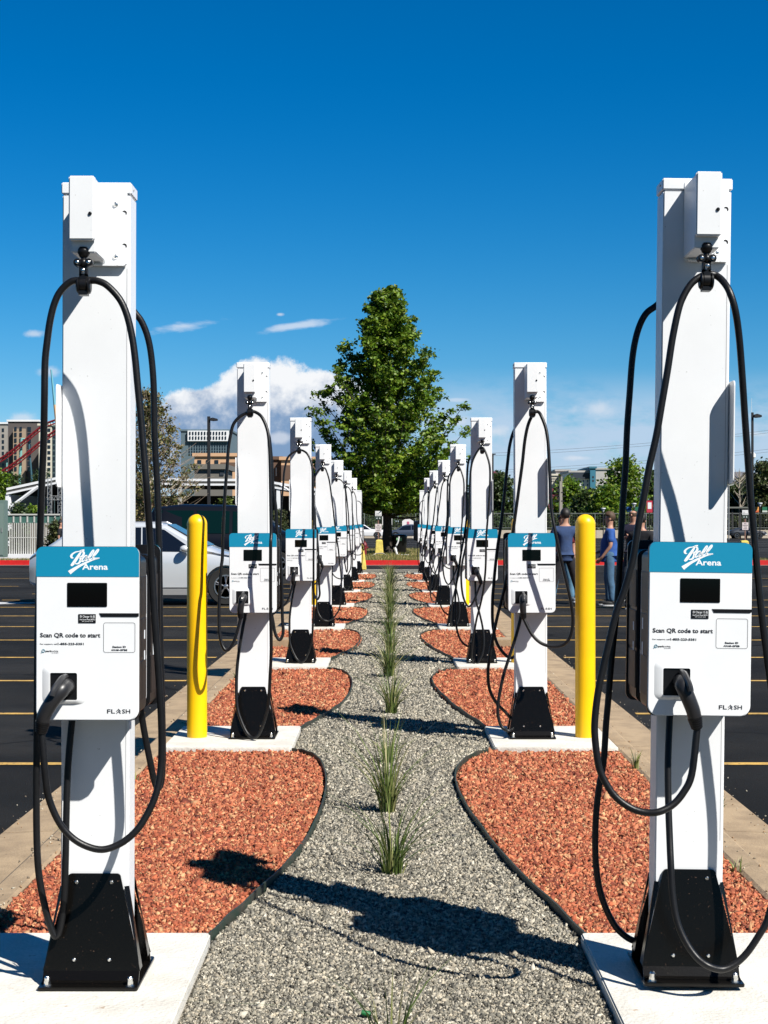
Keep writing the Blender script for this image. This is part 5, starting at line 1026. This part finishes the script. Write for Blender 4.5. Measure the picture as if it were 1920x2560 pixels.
# ------------------------------------------------------------------ vehicles
TYRE = mat('tyre', (.012, .012, .012), .8); GLS = mat('car_glass', (.006, .008, .014), .05, spec=.9); CHR = mat('alloy', (.6, .6, .62), .25, metal=.9)
def car(lab, X, Y, z, face, paint, L, W, prof, belt, wheels, wr, name='car', group=None, win=None, pillars=(), rails=False, mirror=None, cat='car', sill=.30, lower=None, door=None, lightc=None, bed=None, glass=None):
    """side profile in x (front at +L/2 for face=+1); prof: roofline (x,z); belt: (x,z) belt line; win: list of window polygons (x,z)"""
    t = thing(name, lab, cat, (X, Y, z), 0 if face > 0 else math.pi, group)
    xs = sorted(set([round(p[0], 3) for p in prof]+[round(v, 3) for v in np.linspace(-L/2, L/2, 60)])); px_, pz_ = zip(*prof); bx, bz = zip(*belt)
    rings = []
    for x in xs:
        zt = float(np.interp(x, px_, pz_)); zb = min(float(np.interp(x, bx, bz)), zt); e = min((x+L/2), (L/2-x)); k = 1-.20*max(0, 1-e/.55)**2
        hw = W/2*k; up = (zt-zb); tw = hw-.02-up*.30; zs = sill+(.12*max(0, 1-e/.35))
        half = [(hw*.86, zs), (hw*.97, zs+.06), (hw*.985, zs+.22), (hw, zb-.22), (hw*.985, zb-.05), (hw*.955, zb), (max(tw+.03, hw*.55), zt-.07 if up > .15 else zb+(zt-zb)*.5), (max(tw-.06, hw*.45), zt-.01 if up > .15 else zt), (0.0, zt+(.012 if up > .15 else .01))]
        rings.append([(x, -a, b) for a, b in half]+[(x, a, b) for a, b in half[-2::-1]])
    n_ = len(rings[0]); v = [p for r_ in rings for p in r_]; f = [(i*n_+k, i*n_+(k+1) % n_, (i+1)*n_+(k+1) % n_, (i+1)*n_+k) for i in range(len(rings)-1) for k in range(n_)]
    f += [tuple(range(n_)), tuple(range(len(v)-1, len(v)-n_-1, -1))]
    mb = MB(); mb.add(v, f); me = mb.mesh('body', paint); bo = link('body', me, t)
    cut = MB()
    for wx in wheels:
        for sy_ in (-1, 1): cut.lathe([(wr*1.13, -.16), (wr*1.13, .2)], (wx, sy_*(W/2-.06), wr), 28, 'y')
    co = link('c', cut.mesh('c')); co.parent = t
    md = bo.modifiers.new('b', 'BOOLEAN'); md.operation = 'DIFFERENCE'; md.object = co; md.solver = 'EXACT'
    dg = bpy.context.evaluated_depsgraph_get(); dg.update(); nm = bpy.data.meshes.new_from_object(bo.evaluated_get(dg)); bo.modifiers.clear()
    if len(nm.polygons) > 50: bo.data = nm; nm.name = 'body'
    bpy.data.objects.remove(co)
    for p in bo.data.polygons: p.use_smooth = True
    try: bo.data.set_sharp_from_angle(angle=R(32))
    except Exception: pass
    if not bo.data.materials: bo.data.materials.append(paint)
    def side(x, zz, off):
        zt = float(np.interp(x, px_, pz_)); zb = min(float(np.interp(x, bx, bz)), zt); e = min((x+L/2), (L/2-x)); k = 1-.20*max(0, 1-e/.55)**2; hw = W/2*k; up = max(.001, zt-zb)
        a, b = hw*.955, max(hw-.02-up*.30+.03, hw*.55); f_ = min(1, max(0, (zz-zb)/max(.01, up-.07))); return a+(b-a)*f_+off
    for poly in (win or []):
        for sy_ in (-1, 1):
            g = MB(); n3 = len(poly); g.add([(x, sy_*side(x, zz, .012), zz) for x, zz in poly]+[(x, sy_*side(x, zz, -.02), zz) for x, zz in poly], [tuple(range(n3)), tuple(range(2*n3-1, n3-1, -1))]+[(i, i+n3, (i+1) % n3+n3, (i+1) % n3) for i in range(n3)]); g.obj('window', glass or GLS, t)
    # windscreen and rear screen
    for (xa, xb, nme) in (pillars or ()):
        g = MB(); za, zb_ = np.interp(xa, px_, pz_), np.interp(xb, px_, pz_); wa = W/2*.60; wb = W/2*.74; dz = .02
        g.add([(xa, -wa, za+dz), (xa, wa, za+dz), (xb, wb, zb_+dz), (xb, -wb, zb_+dz), (xa, -wa, za-.03), (xa, wa, za-.03), (xb, wb, zb_-.03), (xb, -wb, zb_-.03)], [(0, 1, 2, 3), (4, 7, 6, 5), (0, 4, 5, 1), (1, 5, 6, 2), (2, 6, 7, 3), (3, 7, 4, 0)]); g.obj(nme, GLS, t)
    for wx in wheels:
        for sy_ in (-1, 1):
            w = MB(); yc = sy_*(W/2-.14); w.lathe([(wr*.62, -.10), (wr*.93, -.11), (wr, -.08), (wr, .08), (wr*.93, .11), (wr*.62, .10)], (wx, yc, wr), 28, 'y'); wo = w.obj('wheel', TYRE, t, smooth=True)
            rm = MB(); ys_ = yc+sy_*.10; rm.lathe([(wr*.63, -.012), (wr*.63, .012), (wr*.56, .012), (wr*.56, -.012)], (wx, ys_, wr), 28, 'y')
            for k in range(5):
                for d_ in (-.12, .12):
                    a = 2*math.pi*k/5+.3; rm.tube([(wx+.05*math.cos(a), ys_, wr+.05*math.sin(a)), (wx+wr*.58*math.cos(a+d_), ys_, wr+wr*.58*math.sin(a+d_))], wr*.055, 4)
            rm.ell((wx, ys_, wr), (.06, .02, .06)); rm.obj('rim', CHR, wo); dk = MB(); dk.lathe([(wr*.55, -.01), (wr*.55, 0)], (wx, ys_-sy_*.03, wr), 20, 'y'); dk.obj('brake_disc', BLACKP, wo)
    if lower: g = MB(); g.box(lower[0], lower[1], -W/2-.005, W/2+.005, lower[2], lower[3]); g.obj('side_skirt', lower[4], t, bevel=.01)
    if mirror:
        for sy_ in (-1, 1): g = MB(); g.ell((mirror[0], sy_*(W/2+.09), mirror[1]), (.11, .10, .075)); g.box(mirror[0]-.03, mirror[0]+.03, min(sy_*(W/2-.1), sy_*(W/2+.05)), max(sy_*(W/2-.1), sy_*(W/2+.05)), mirror[1]-.06, mirror[1]-.03); g.obj('mirror', paint, t, smooth=True)
    for x_ in (door or ()):
        g = MB()
        for sy_ in (-1, 1): g.box(x_-.004, x_+.004, min(sy_*W/2*.95, sy_*(W/2+.003)), max(sy_*W/2*.95, sy_*(W/2+.003)), sill+.12, float(np.interp(x_, bx, bz))-.06)
        g.obj('door_gap', BLACKP, t)
    if door:
        for x_ in door[:-1]:
            for sy_ in (-1, 1): g = MB(); g.box(x_+.12, x_+.32, min(sy_*W/2*.97, sy_*(W/2+.02)), max(sy_*W/2*.97, sy_*(W/2+.02)), float(np.interp(x_, bx, bz))-.16, float(np.interp(x_, bx, bz))-.13); g.obj('door_handle', paint, t, bevel=.005)
    if rails:
        for sy_ in (-1, 1): g = MB(); g.tube([(rails[0], sy_*W*.34, rails[2]), (rails[0]+.1, sy_*W*.34, rails[2]+.05), (rails[1]-.1, sy_*W*.34, rails[2]+.05), (rails[1], sy_*W*.34, rails[2])], .02, 6); g.obj('roof_rail', CHR, t)
    for sx_, c_, nme in ((1, (.8, .8, .8), 'headlight'), (-1, (.35, .01, .01), 'tail_light')):
        for sy_ in (-1, 1):
            zz = float(np.interp(sx_*L/2, bx, bz))-.17; g = MB(); g.box(sx_*(L/2-.22)-.04, sx_*(L/2-.22)+.20, min(sy_*W*.34, sy_*W*.45), max(sy_*W*.34, sy_*W*.45), zz, zz+.12)
            g.obj(nme, mat(nme, c_, .15), t, bevel=.02)
    return t
SILVER = mat('silver_paint', (.66, .69, .72), .26, metal=.3, coat=.7); NAVYP = mat('dark_navy_paint', (.003, .004, .008), .35, coat=.25, spec=.3)
Yc = 29.9
# silver car: local x = world X - centre (front to +x)
xr, xf = -7.18, -2.32; xc = (xr+xf)/2
def lx(px): return (px-975)/3780*Yc-xc
def lz(py): return CZ-(py-1304)/3780*Yc
prof = [(-2.43, .95), (-2.3, 1.06), (lx(111), 1.14), (lx(160), 1.43), (lx(210), 1.57), (lx(290), 1.64), (lx(360), 1.645), (lx(410), 1.60), (lx(470), 1.33), (lx(517), 1.14), (lx(552), 1.04), (lx(620), .97), (2.2, .86), (2.43, .66)]
belt = [(-2.43, .90), (lx(111), 1.06), (lx(341), 1.06), (lx(470), 1.04), (lx(552), 1.0), (2.1, .86), (2.43, .62)]
win = [[(lx(330), 1.08), (lx(352), 1.08), (lx(350), 1.545), (lx(325), 1.545)], [(lx(356), 1.08), (lx(462), 1.07), (lx(464), 1.20), (lx(408), 1.50), (lx(372), 1.545), (lx(354), 1.55)], [(lx(150), 1.10), (lx(325), 1.08), (lx(320), 1.545), (lx(215), 1.50), (lx(172), 1.35)]]
car('silver five door car with a dark window line, parked nose to the left kerb', xc, Yc+.95, 0, 1, SILVER, 4.86, 1.9, prof, belt, (-1.50, 1.50), .375, win=win, pillars=((lx(412), lx(512), 'windscreen'), (lx(205), lx(118), 'rear_screen')), mirror=(lx(464), 1.12), lower=(-1.0, 1.0, .20, .33, mat('skirt_grey', (.25, .25, .25), .4)), door=(lx(352), lx(250), lx(505)), rails=(lx(230), lx(400), 1.60))
Yc = 46; xc = -4.95
prof = [(-2.5, 1.0), (-2.45, 1.8), (-2.3, 2.10), (-1.5, 2.19), (.2, 2.16), (.8, 2.02), (1.25, 1.72), (1.6, 1.38), (2.2, 1.24), (2.5, .95)]
belt = [(-2.5, 1.22), (1.5, 1.20), (2.2, 1.1), (2.5, .8)]
car('tall dark navy van parked behind the silver car', xc, 47, 0, 1, NAVYP, 5.0, 2.0, prof, belt, (-1.6, 1.55), .38, win=[[(.15, 1.30), (1.38, 1.28), (.72, 1.88), (.15, 1.98)], [(-.95, 1.30), (.05, 1.30), (.05, 1.98), (-.95, 2.0)], [(-2.2, 1.32), (-1.05, 1.30), (-1.05, 2.0), (-2.1, 2.0)]], pillars=((.72, 1.5, 'windscreen'),), mirror=(1.3, 1.36), name='van', cat='van', glass=mat('green_glass', (.002, .012, .010), .05, spec=.5), door=(.1, -1.0, 1.35))
WHP = mat('white_paint', (.75, .76, .78), .3, coat=.5)
xw = (912-975)/3780*168
car('white pickup truck far behind the maple, left of its trunk', -3.07, 168, gz(168), 1, WHP, 5.3, 1.85, [(-2.65, .95), (-2.6, 1.02), (-1.1, 1.02), (-1.0, 1.58), (.05, 1.60), (.35, 1.5), (1.0, 1.08), (2.3, 1.0), (2.65, .8)], [(-2.65, .92), (2.2, .95), (2.65, .7)], (-1.65, 1.65), .38, win=[[(-.9, 1.05), (-.25, 1.05), (-.25, 1.5), (-.85, 1.5)], [(-.15, 1.05), (.85, 1.05), (.3, 1.45), (-.15, 1.5)]], name='pickup_truck', cat='pickup truck', pillars=((.38, .95, 'windscreen'),))
car('dark blue grey hatchback beyond the litter bin, far behind', (1018-975)/3780*168, 168, gz(168), -1, mat('slate_paint', (.05, .065, .10), .3, coat=.6), 4.2, 1.8, [(-2.1, .9), (-2.0, 1.0), (-1.9, 1.55), (-1.0, 1.6), (0, 1.6), (.5, 1.45), (1.2, 1.0), (1.9, .9), (2.1, .7)], [(-2.1, .9), (1.9, .88), (2.1, .7)], (-1.3, 1.3), .36, win=[[(-1.5, 1.0), (-.5, 1.0), (-.5, 1.5), (-1.5, 1.5)], [(-.4, 1.0), (1.0, .98), (.45, 1.4), (-.4, 1.5)]], pillars=((.55, 1.1, 'windscreen'),))
car('black boxy off road car at the edge of the right charger row', 3.85, 112, gz(112), 1, mat('black_paint', (.008, .008, .009), .4), 4.2, 1.85, [(-2.1, 1.0), (-2.08, 1.78), (-1.9, 1.83), (.5, 1.83), (.8, 1.2), (1.9, 1.15), (2.1, .9)], [(-2.1, 1.15), (1.9, 1.1), (2.1, .85)], (-1.35, 1.35), .41, win=[[(-1.9, 1.2), (-.7, 1.2), (-.7, 1.72), (-1.9, 1.72)], [(-.6, 1.2), (.6, 1.2), (.45, 1.72), (-.6, 1.72)]], lower=(-.8, .8, .4, 1.0, mat('grey_side', (.12, .13, .15), .5)), pillars=((.5, .78, 'windscreen'),), name='off_road_car')
car('dark grey sedan by the far concrete wall at the right', (1867-975)/3780*172, 172, gz(172), 1, mat('graphite_paint', (.035, .04, .05), .3, coat=.6), 4.25, 1.8, [(-2.12, .85), (-1.7, .98), (-.9, 1.22), (-.2, 1.27), (.3, 1.22), (1.0, .92), (1.9, .8), (2.12, .6)], [(-2.12, .82), (1.9, .76), (2.12, .58)], (-1.3, 1.3), .34, win=[[(-1.1, .92), (-.35, .9), (-.35, 1.18), (-.8, 1.14)], [(-.25, .9), (.85, .88), (.3, 1.14), (-.25, 1.19)]], pillars=((.35, .95, 'windscreen'),))
for px, Y, lab in ((1235, 168, 'white van roof behind the fence beside the third right post'),):
    pass

# ------------------------------------------------------------------ people
SKIN = mat('skin', (.42, .22, .15), .55)
def skin_mesh(name, J, E, m, parent, sub=2, shape=None):
    """J: {joint: (pos, rx, ry)}; E: edges. One continuous surface grown round the skeleton."""
    ks = list(J); me = bpy.data.meshes.new(name); me.from_pydata([J[k][0] for k in ks], [(ks.index(a), ks.index(b)) for a, b in E], [])
    o = link(name, me, parent); o.modifiers.new('s', 'SKIN').use_smooth_shade = True
    for i, k in enumerate(ks):
        sv = me.skin_vertices[0].data[i]; sv.radius = (J[k][1], J[k][2]); sv.use_root = (i == 0)
    ss = o.modifiers.new('u', 'SUBSURF'); ss.levels = sub; ss.render_levels = sub
    dg = bpy.context.evaluated_depsgraph_get(); dg.update(); nm = bpy.data.meshes.new_from_object(o.evaluated_get(dg)); o.modifiers.clear(); o.data = nm; nm.name = name
    nm.materials.clear(); nm.materials.append(m)
    return o
def person(lab, X, Y, yaw, H, shirt, trousers, shoe, hair, arms=('down', 'down'), stance=.10, long=False, belly=0.0, bald=False, step=0.0, group='group of people standing in the car park'):
    t = thing('person', lab, 'person', (X, Y, 0.0), yaw, group); k = H/1.78
    def s(x, y, z): return (x*k, y*k, z*k)
    J = {}; E = []
    def j(n, p, r, r2=None): J[n] = (s(*p), r*k, (r2 or r)*k)
    j('pelvis', (0, 0, .95), .105, .085); j('waist', (0, -.01-belly*.2, 1.08), .115, .095+belly); j('chest', (0, -.01, 1.28), .135, .105); j('shc', (0, .01, 1.43), .09, .07); j('neck', (0, .01, 1.52), .052, .055); j('head0', (0, -.005, 1.60), .066, .078); j('head1', (0, 0, 1.68), .075, .092); j('head2', (0, .005, 1.745), .055, .066)
    E += [('pelvis', 'waist'), ('waist', 'chest'), ('chest', 'shc'), ('shc', 'neck'), ('neck', 'head0'), ('head0', 'head1'), ('head1', 'head2')]
    leg, arm = {}, {}
    for sd, sx in (('l', -1), ('r', 1)):
        f = step*sx; j('hip'+sd, (sx*.085, 0, .90), .082); j('knee'+sd, (sx*(.09+stance*.3), -.015+f*.5, .50), .062); j('calf'+sd, (sx*(.09+stance*.42), .012+f*.7, .34), .056); j('ank'+sd, (sx*(.09+stance*.6), .02+f, .09), .038)
        E += [('pelvis', 'hip'+sd), ('hip'+sd, 'knee'+sd), ('knee'+sd, 'calf'+sd), ('calf'+sd, 'ank'+sd)]
        j('sh'+sd, (sx*.185, .01, 1.41), .058); mode = arms[0 if sx < 0 else 1]
        if mode == 'down': el, wr_, hd = (sx*.245, .03, 1.13), (sx*.245, -.03, .89), (sx*.24, -.045, .80)
        elif mode == 'hold': el, wr_, hd = (sx*.235, .05, 1.14), (sx*.15, -.19, 1.02), (sx*.10, -.26, 1.01)
        elif mode == 'fore': el, wr_, hd = (sx*.235, .01, 1.14), (sx*.20, -.15, .93), (sx*.17, -.20, .87)
        else: el, wr_, hd = (sx*.27, .06, 1.15), (sx*.12, -.16, 1.22), (sx*.02, -.18, 1.25)
        j('el'+sd, el, .041); j('wr'+sd, wr_, .027); j('hd'+sd, hd, .033, .02); E += [('shc', 'sh'+sd), ('sh'+sd, 'el'+sd), ('el'+sd, 'wr'+sd), ('wr'+sd, 'hd'+sd)]
        d = (Vector(hd)-Vector(wr_)).normalized(); q = Vector((0, 1, 0)) if abs(d.y) < .8 else Vector((1, 0, 0)); q = (q-d*q.dot(d)).normalized(); nrm = d.cross(q)
        for fi in range(4):
            a = Vector(hd)+d*.03+q*(-.027+.018*fi); ln_ = (.06, .07, .065, .05)[fi]; b = a+d*ln_*.55; c = b+(d*.6+nrm*.5*-sx).normalized()*ln_*.5
            j(f'f{fi}a{sd}', tuple(a), .0095); j(f'f{fi}b{sd}', tuple(b), .0085); j(f'f{fi}c{sd}', tuple(c), .0075); E += [('hd'+sd, f'f{fi}a{sd}'), (f'f{fi}a{sd}', f'f{fi}b{sd}'), (f'f{fi}b{sd}', f'f{fi}c{sd}')]
        a = Vector(hd)-q*.035; b = a+(d-q*.7).normalized()*.035; j('t'+sd, tuple(a), .011); j('tt'+sd, tuple(b), .009); E += [('hd'+sd, 't'+sd), ('t'+sd, 'tt'+sd)]
    body = skin_mesh('body', J, E, SKIN, t, 2)
    def sub(keys, edges, grow, nm, m, extra=None):
        JJ = {q_: (J[q_][0], J[q_][1]+grow*k, J[q_][2]+grow*k) for q_ in keys}
        if extra: JJ.update(extra)
        return skin_mesh(nm, JJ, edges, m, t, 2)
    ex = {}; ed = [('waist', 'chest'), ('chest', 'shc'), ('waist', 'hem'), ('hem', 'hem2'), ('hem2', 'hem3')]; ex['hem3'] = (s(0, -.01, .825), .160*k, (.148+belly*.8)*k); ex['hem'] = (s(0, -.01, .95), .160*k, (.145+belly)*k); ex['hem2'] = (s(0, -.01, .85), .163*k, (.150+belly*.8)*k); ex['col'] = (s(0, .012, 1.475), .068*k, .068*k); ed.append(('shc', 'col'))
    for sd, sx in (('l', -1), ('r', 1)):
        a, b = Vector(J['sh'+sd][0]), Vector(J['el'+sd][0]); m_ = a.lerp(b, .82); ex['sl'+sd] = (tuple(m_), .066*k, .066*k); ed += [('shc', 'sh'+sd), ('sh'+sd, 'sl'+sd)]
        if long: w_ = Vector(J['el'+sd][0]).lerp(Vector(J['wr'+sd][0]), .92); ex['el2'+sd] = (J['el'+sd][0], .054*k, .054*k); ex['cuff'+sd] = (tuple(w_), .038*k, .038*k); ed += [('sl'+sd, 'el2'+sd), ('el2'+sd, 'cuff'+sd)]
    sub(['waist', 'chest', 'shc', 'shl', 'shr'], ed, .026, 'shirt', shirt, ex)
    ed = []; ex = {}
    ex['top'] = (s(0, -.005, 1.10), .135*k, (.115+belly*.3)*k); ed += [('pelvis', 'top')]
    for sd, sx in (('l', -1), ('r', 1)): A = Vector(J['ank'+sd][0]); ex['hemm'+sd] = (tuple(A+Vector((0, 0, -.03*k))), .066*k, .07*k); ed += [('pelvis', 'hip'+sd), ('hip'+sd, 'knee'+sd), ('knee'+sd, 'calf'+sd), ('calf'+sd, 'hemm'+sd)]
    sub(['pelvis', 'hipl', 'hipr', 'kneel', 'kneer', 'calfl', 'calfr'], ed, .022, 'trousers', trousers, ex)
    for sd in 'lr':
        A = Vector(J['ank'+sd][0])/k; mb = MB(); mb.ell((A.x*k, (A.y-.06)*k, .05*k), (.052*k, .135*k, .048*k)); mb.ell((A.x*k, (A.y+.01)*k, .075*k), (.048*k, .07*k, .05*k)); o = mb.obj('shoe', shoe, t, smooth=True)
        so_ = MB(); so_.prism([(A.x*k+.054*k*math.cos(R(a))*1.0, (A.y-.06)*k+.14*k*math.sin(R(a))) for a in range(0, 360, 20)], .0, .025*k, 'z'); so_.obj('sole', mat('white_sole', (.6, .6, .6), .7), o)
    # face and hair
    mb = MB(); mb.ell(s(0, -.098, 1.655), (.013*k, .02*k, .022*k), 8, 6)
    for sx in (-1, 1): mb.ell(s(sx*.078, .005, 1.66), (.010*k, .022*k, .032*k), 8, 6)
    mb.obj('nose_and_ears', SKIN, t, smooth=True)
    mb = MB()
    for sx in (-1, 1): mb.ell(s(sx*.03, -.086, 1.68), (.011*k, .008*k, .006*k), 8, 6)
    mb.box(-.024*k, .024*k, -.096*k, -.086*k, 1.612*k, 1.618*k); mb.obj('eyes_and_mouth', mat('face_dark', (.05, .02, .02), .5), t)
    mb = MB(); mb.ell(s(0, .0, 1.70), (.093*k, .114*k, .106*k), 18, 12)
    if bald: mb.v = [p if not (p[1] < .03*k or p[2] > 1.74*k) else (p[0]*.80, p[1]*.8, min(p[2], 1.72*k)-.02) for p in mb.v]
    else: mb.v = [(p[0], max(p[1], -.055*k) if p[2] < 1.725*k else p[1], max(p[2], 1.60*k)) if p[1] > -.02*k else (p[0]*.93, max(p[1], -.09*k) if p[2] > 1.715*k else -.0*k, max(p[2], 1.69*k)) for p in mb.v]
    r_ = random.Random(int(X*100)); mb.v = [(a+r_.uniform(-.004, .004), b+r_.uniform(-.004, .004), c+r_.uniform(-.004, .006)) for a, b, c in mb.v]
    mb.obj('hair', hair, t, smooth=True, angle=80)
    return t
def cloth(n, c): return mat(n, c, .85, var=.35, vscale=7, bump=1.0, bscale=9)
HB = mat('brown_hair', (.07, .04, .022), .7); HD = mat('dark_hair', (.012, .009, .008), .6)
def pX(px, Y): return (px-975)/3780*Y
Yp = 29.4
person('man seen from behind in a slate blue polo shirt beside the right bollard', pX(1413, Yp), Yp, math.pi+.1, 1.90, cloth('slate_polo', (.025, .055, .145)), cloth('dark_trousers', (.012, .010, .014)), mat('white_shoe', (.65, .65, .65), .6), HD, arms=('down', 'down'), stance=.35, long=False, belly=.03)
person('man in a bright blue polo shirt and jeans facing left', pX(1524, 29.9), 29.9, -math.pi/2-.1, 1.84, cloth('blue_polo', (.02, .085, .32)), cloth('jeans', (.05, .12, .21)), mat('black_shoe', (.015, .015, .015), .6), HB, arms=('hold', 'fore'), stance=.12, belly=.06, step=.03)
person('balding man in a dark striped polo shirt, seen between the cables', pX(1583, 31.6), 31.6, -.5, 1.93, cloth('navy_striped_polo', (.010, .009, .030)), cloth('dark_jeans', (.02, .03, .05)), mat('black_shoe', (.015, .015, .015)), HB, arms=('fold', 'fold'), bald=True, stance=.2)
person('man in a black T-shirt with his back turned, next to the nearest right post', pX(1604, 28.6), 28.6, math.pi-.5, 1.80, cloth('black_tee', (.008, .008, .012)), cloth('black_trousers', (.008, .008, .010)), mat('black_shoe', (.015, .015, .015)), HD, arms=('fore', 'fore'), stance=.3, belly=.05)
person('man in jeans and a dark red shirt, hidden behind the man in slate blue', pX(1406, 31.2), 31.2, .2, 1.80, cloth('dark_red_shirt', (.16, .015, .02)), cloth('pale_jeans', (.10, .22, .33)), mat('grey_shoe', (.1, .12, .14), .6), HD, stance=.2)
person('dark haired person in black standing behind the silver car at the left', pX(152, 56), 56, math.pi/2, 1.70, cloth('black_tee', (.008, .008, .012)), cloth('black_trousers', (.008, .008, .010)), mat('black_shoe', (.015, .015, .015)), HD, group='people')
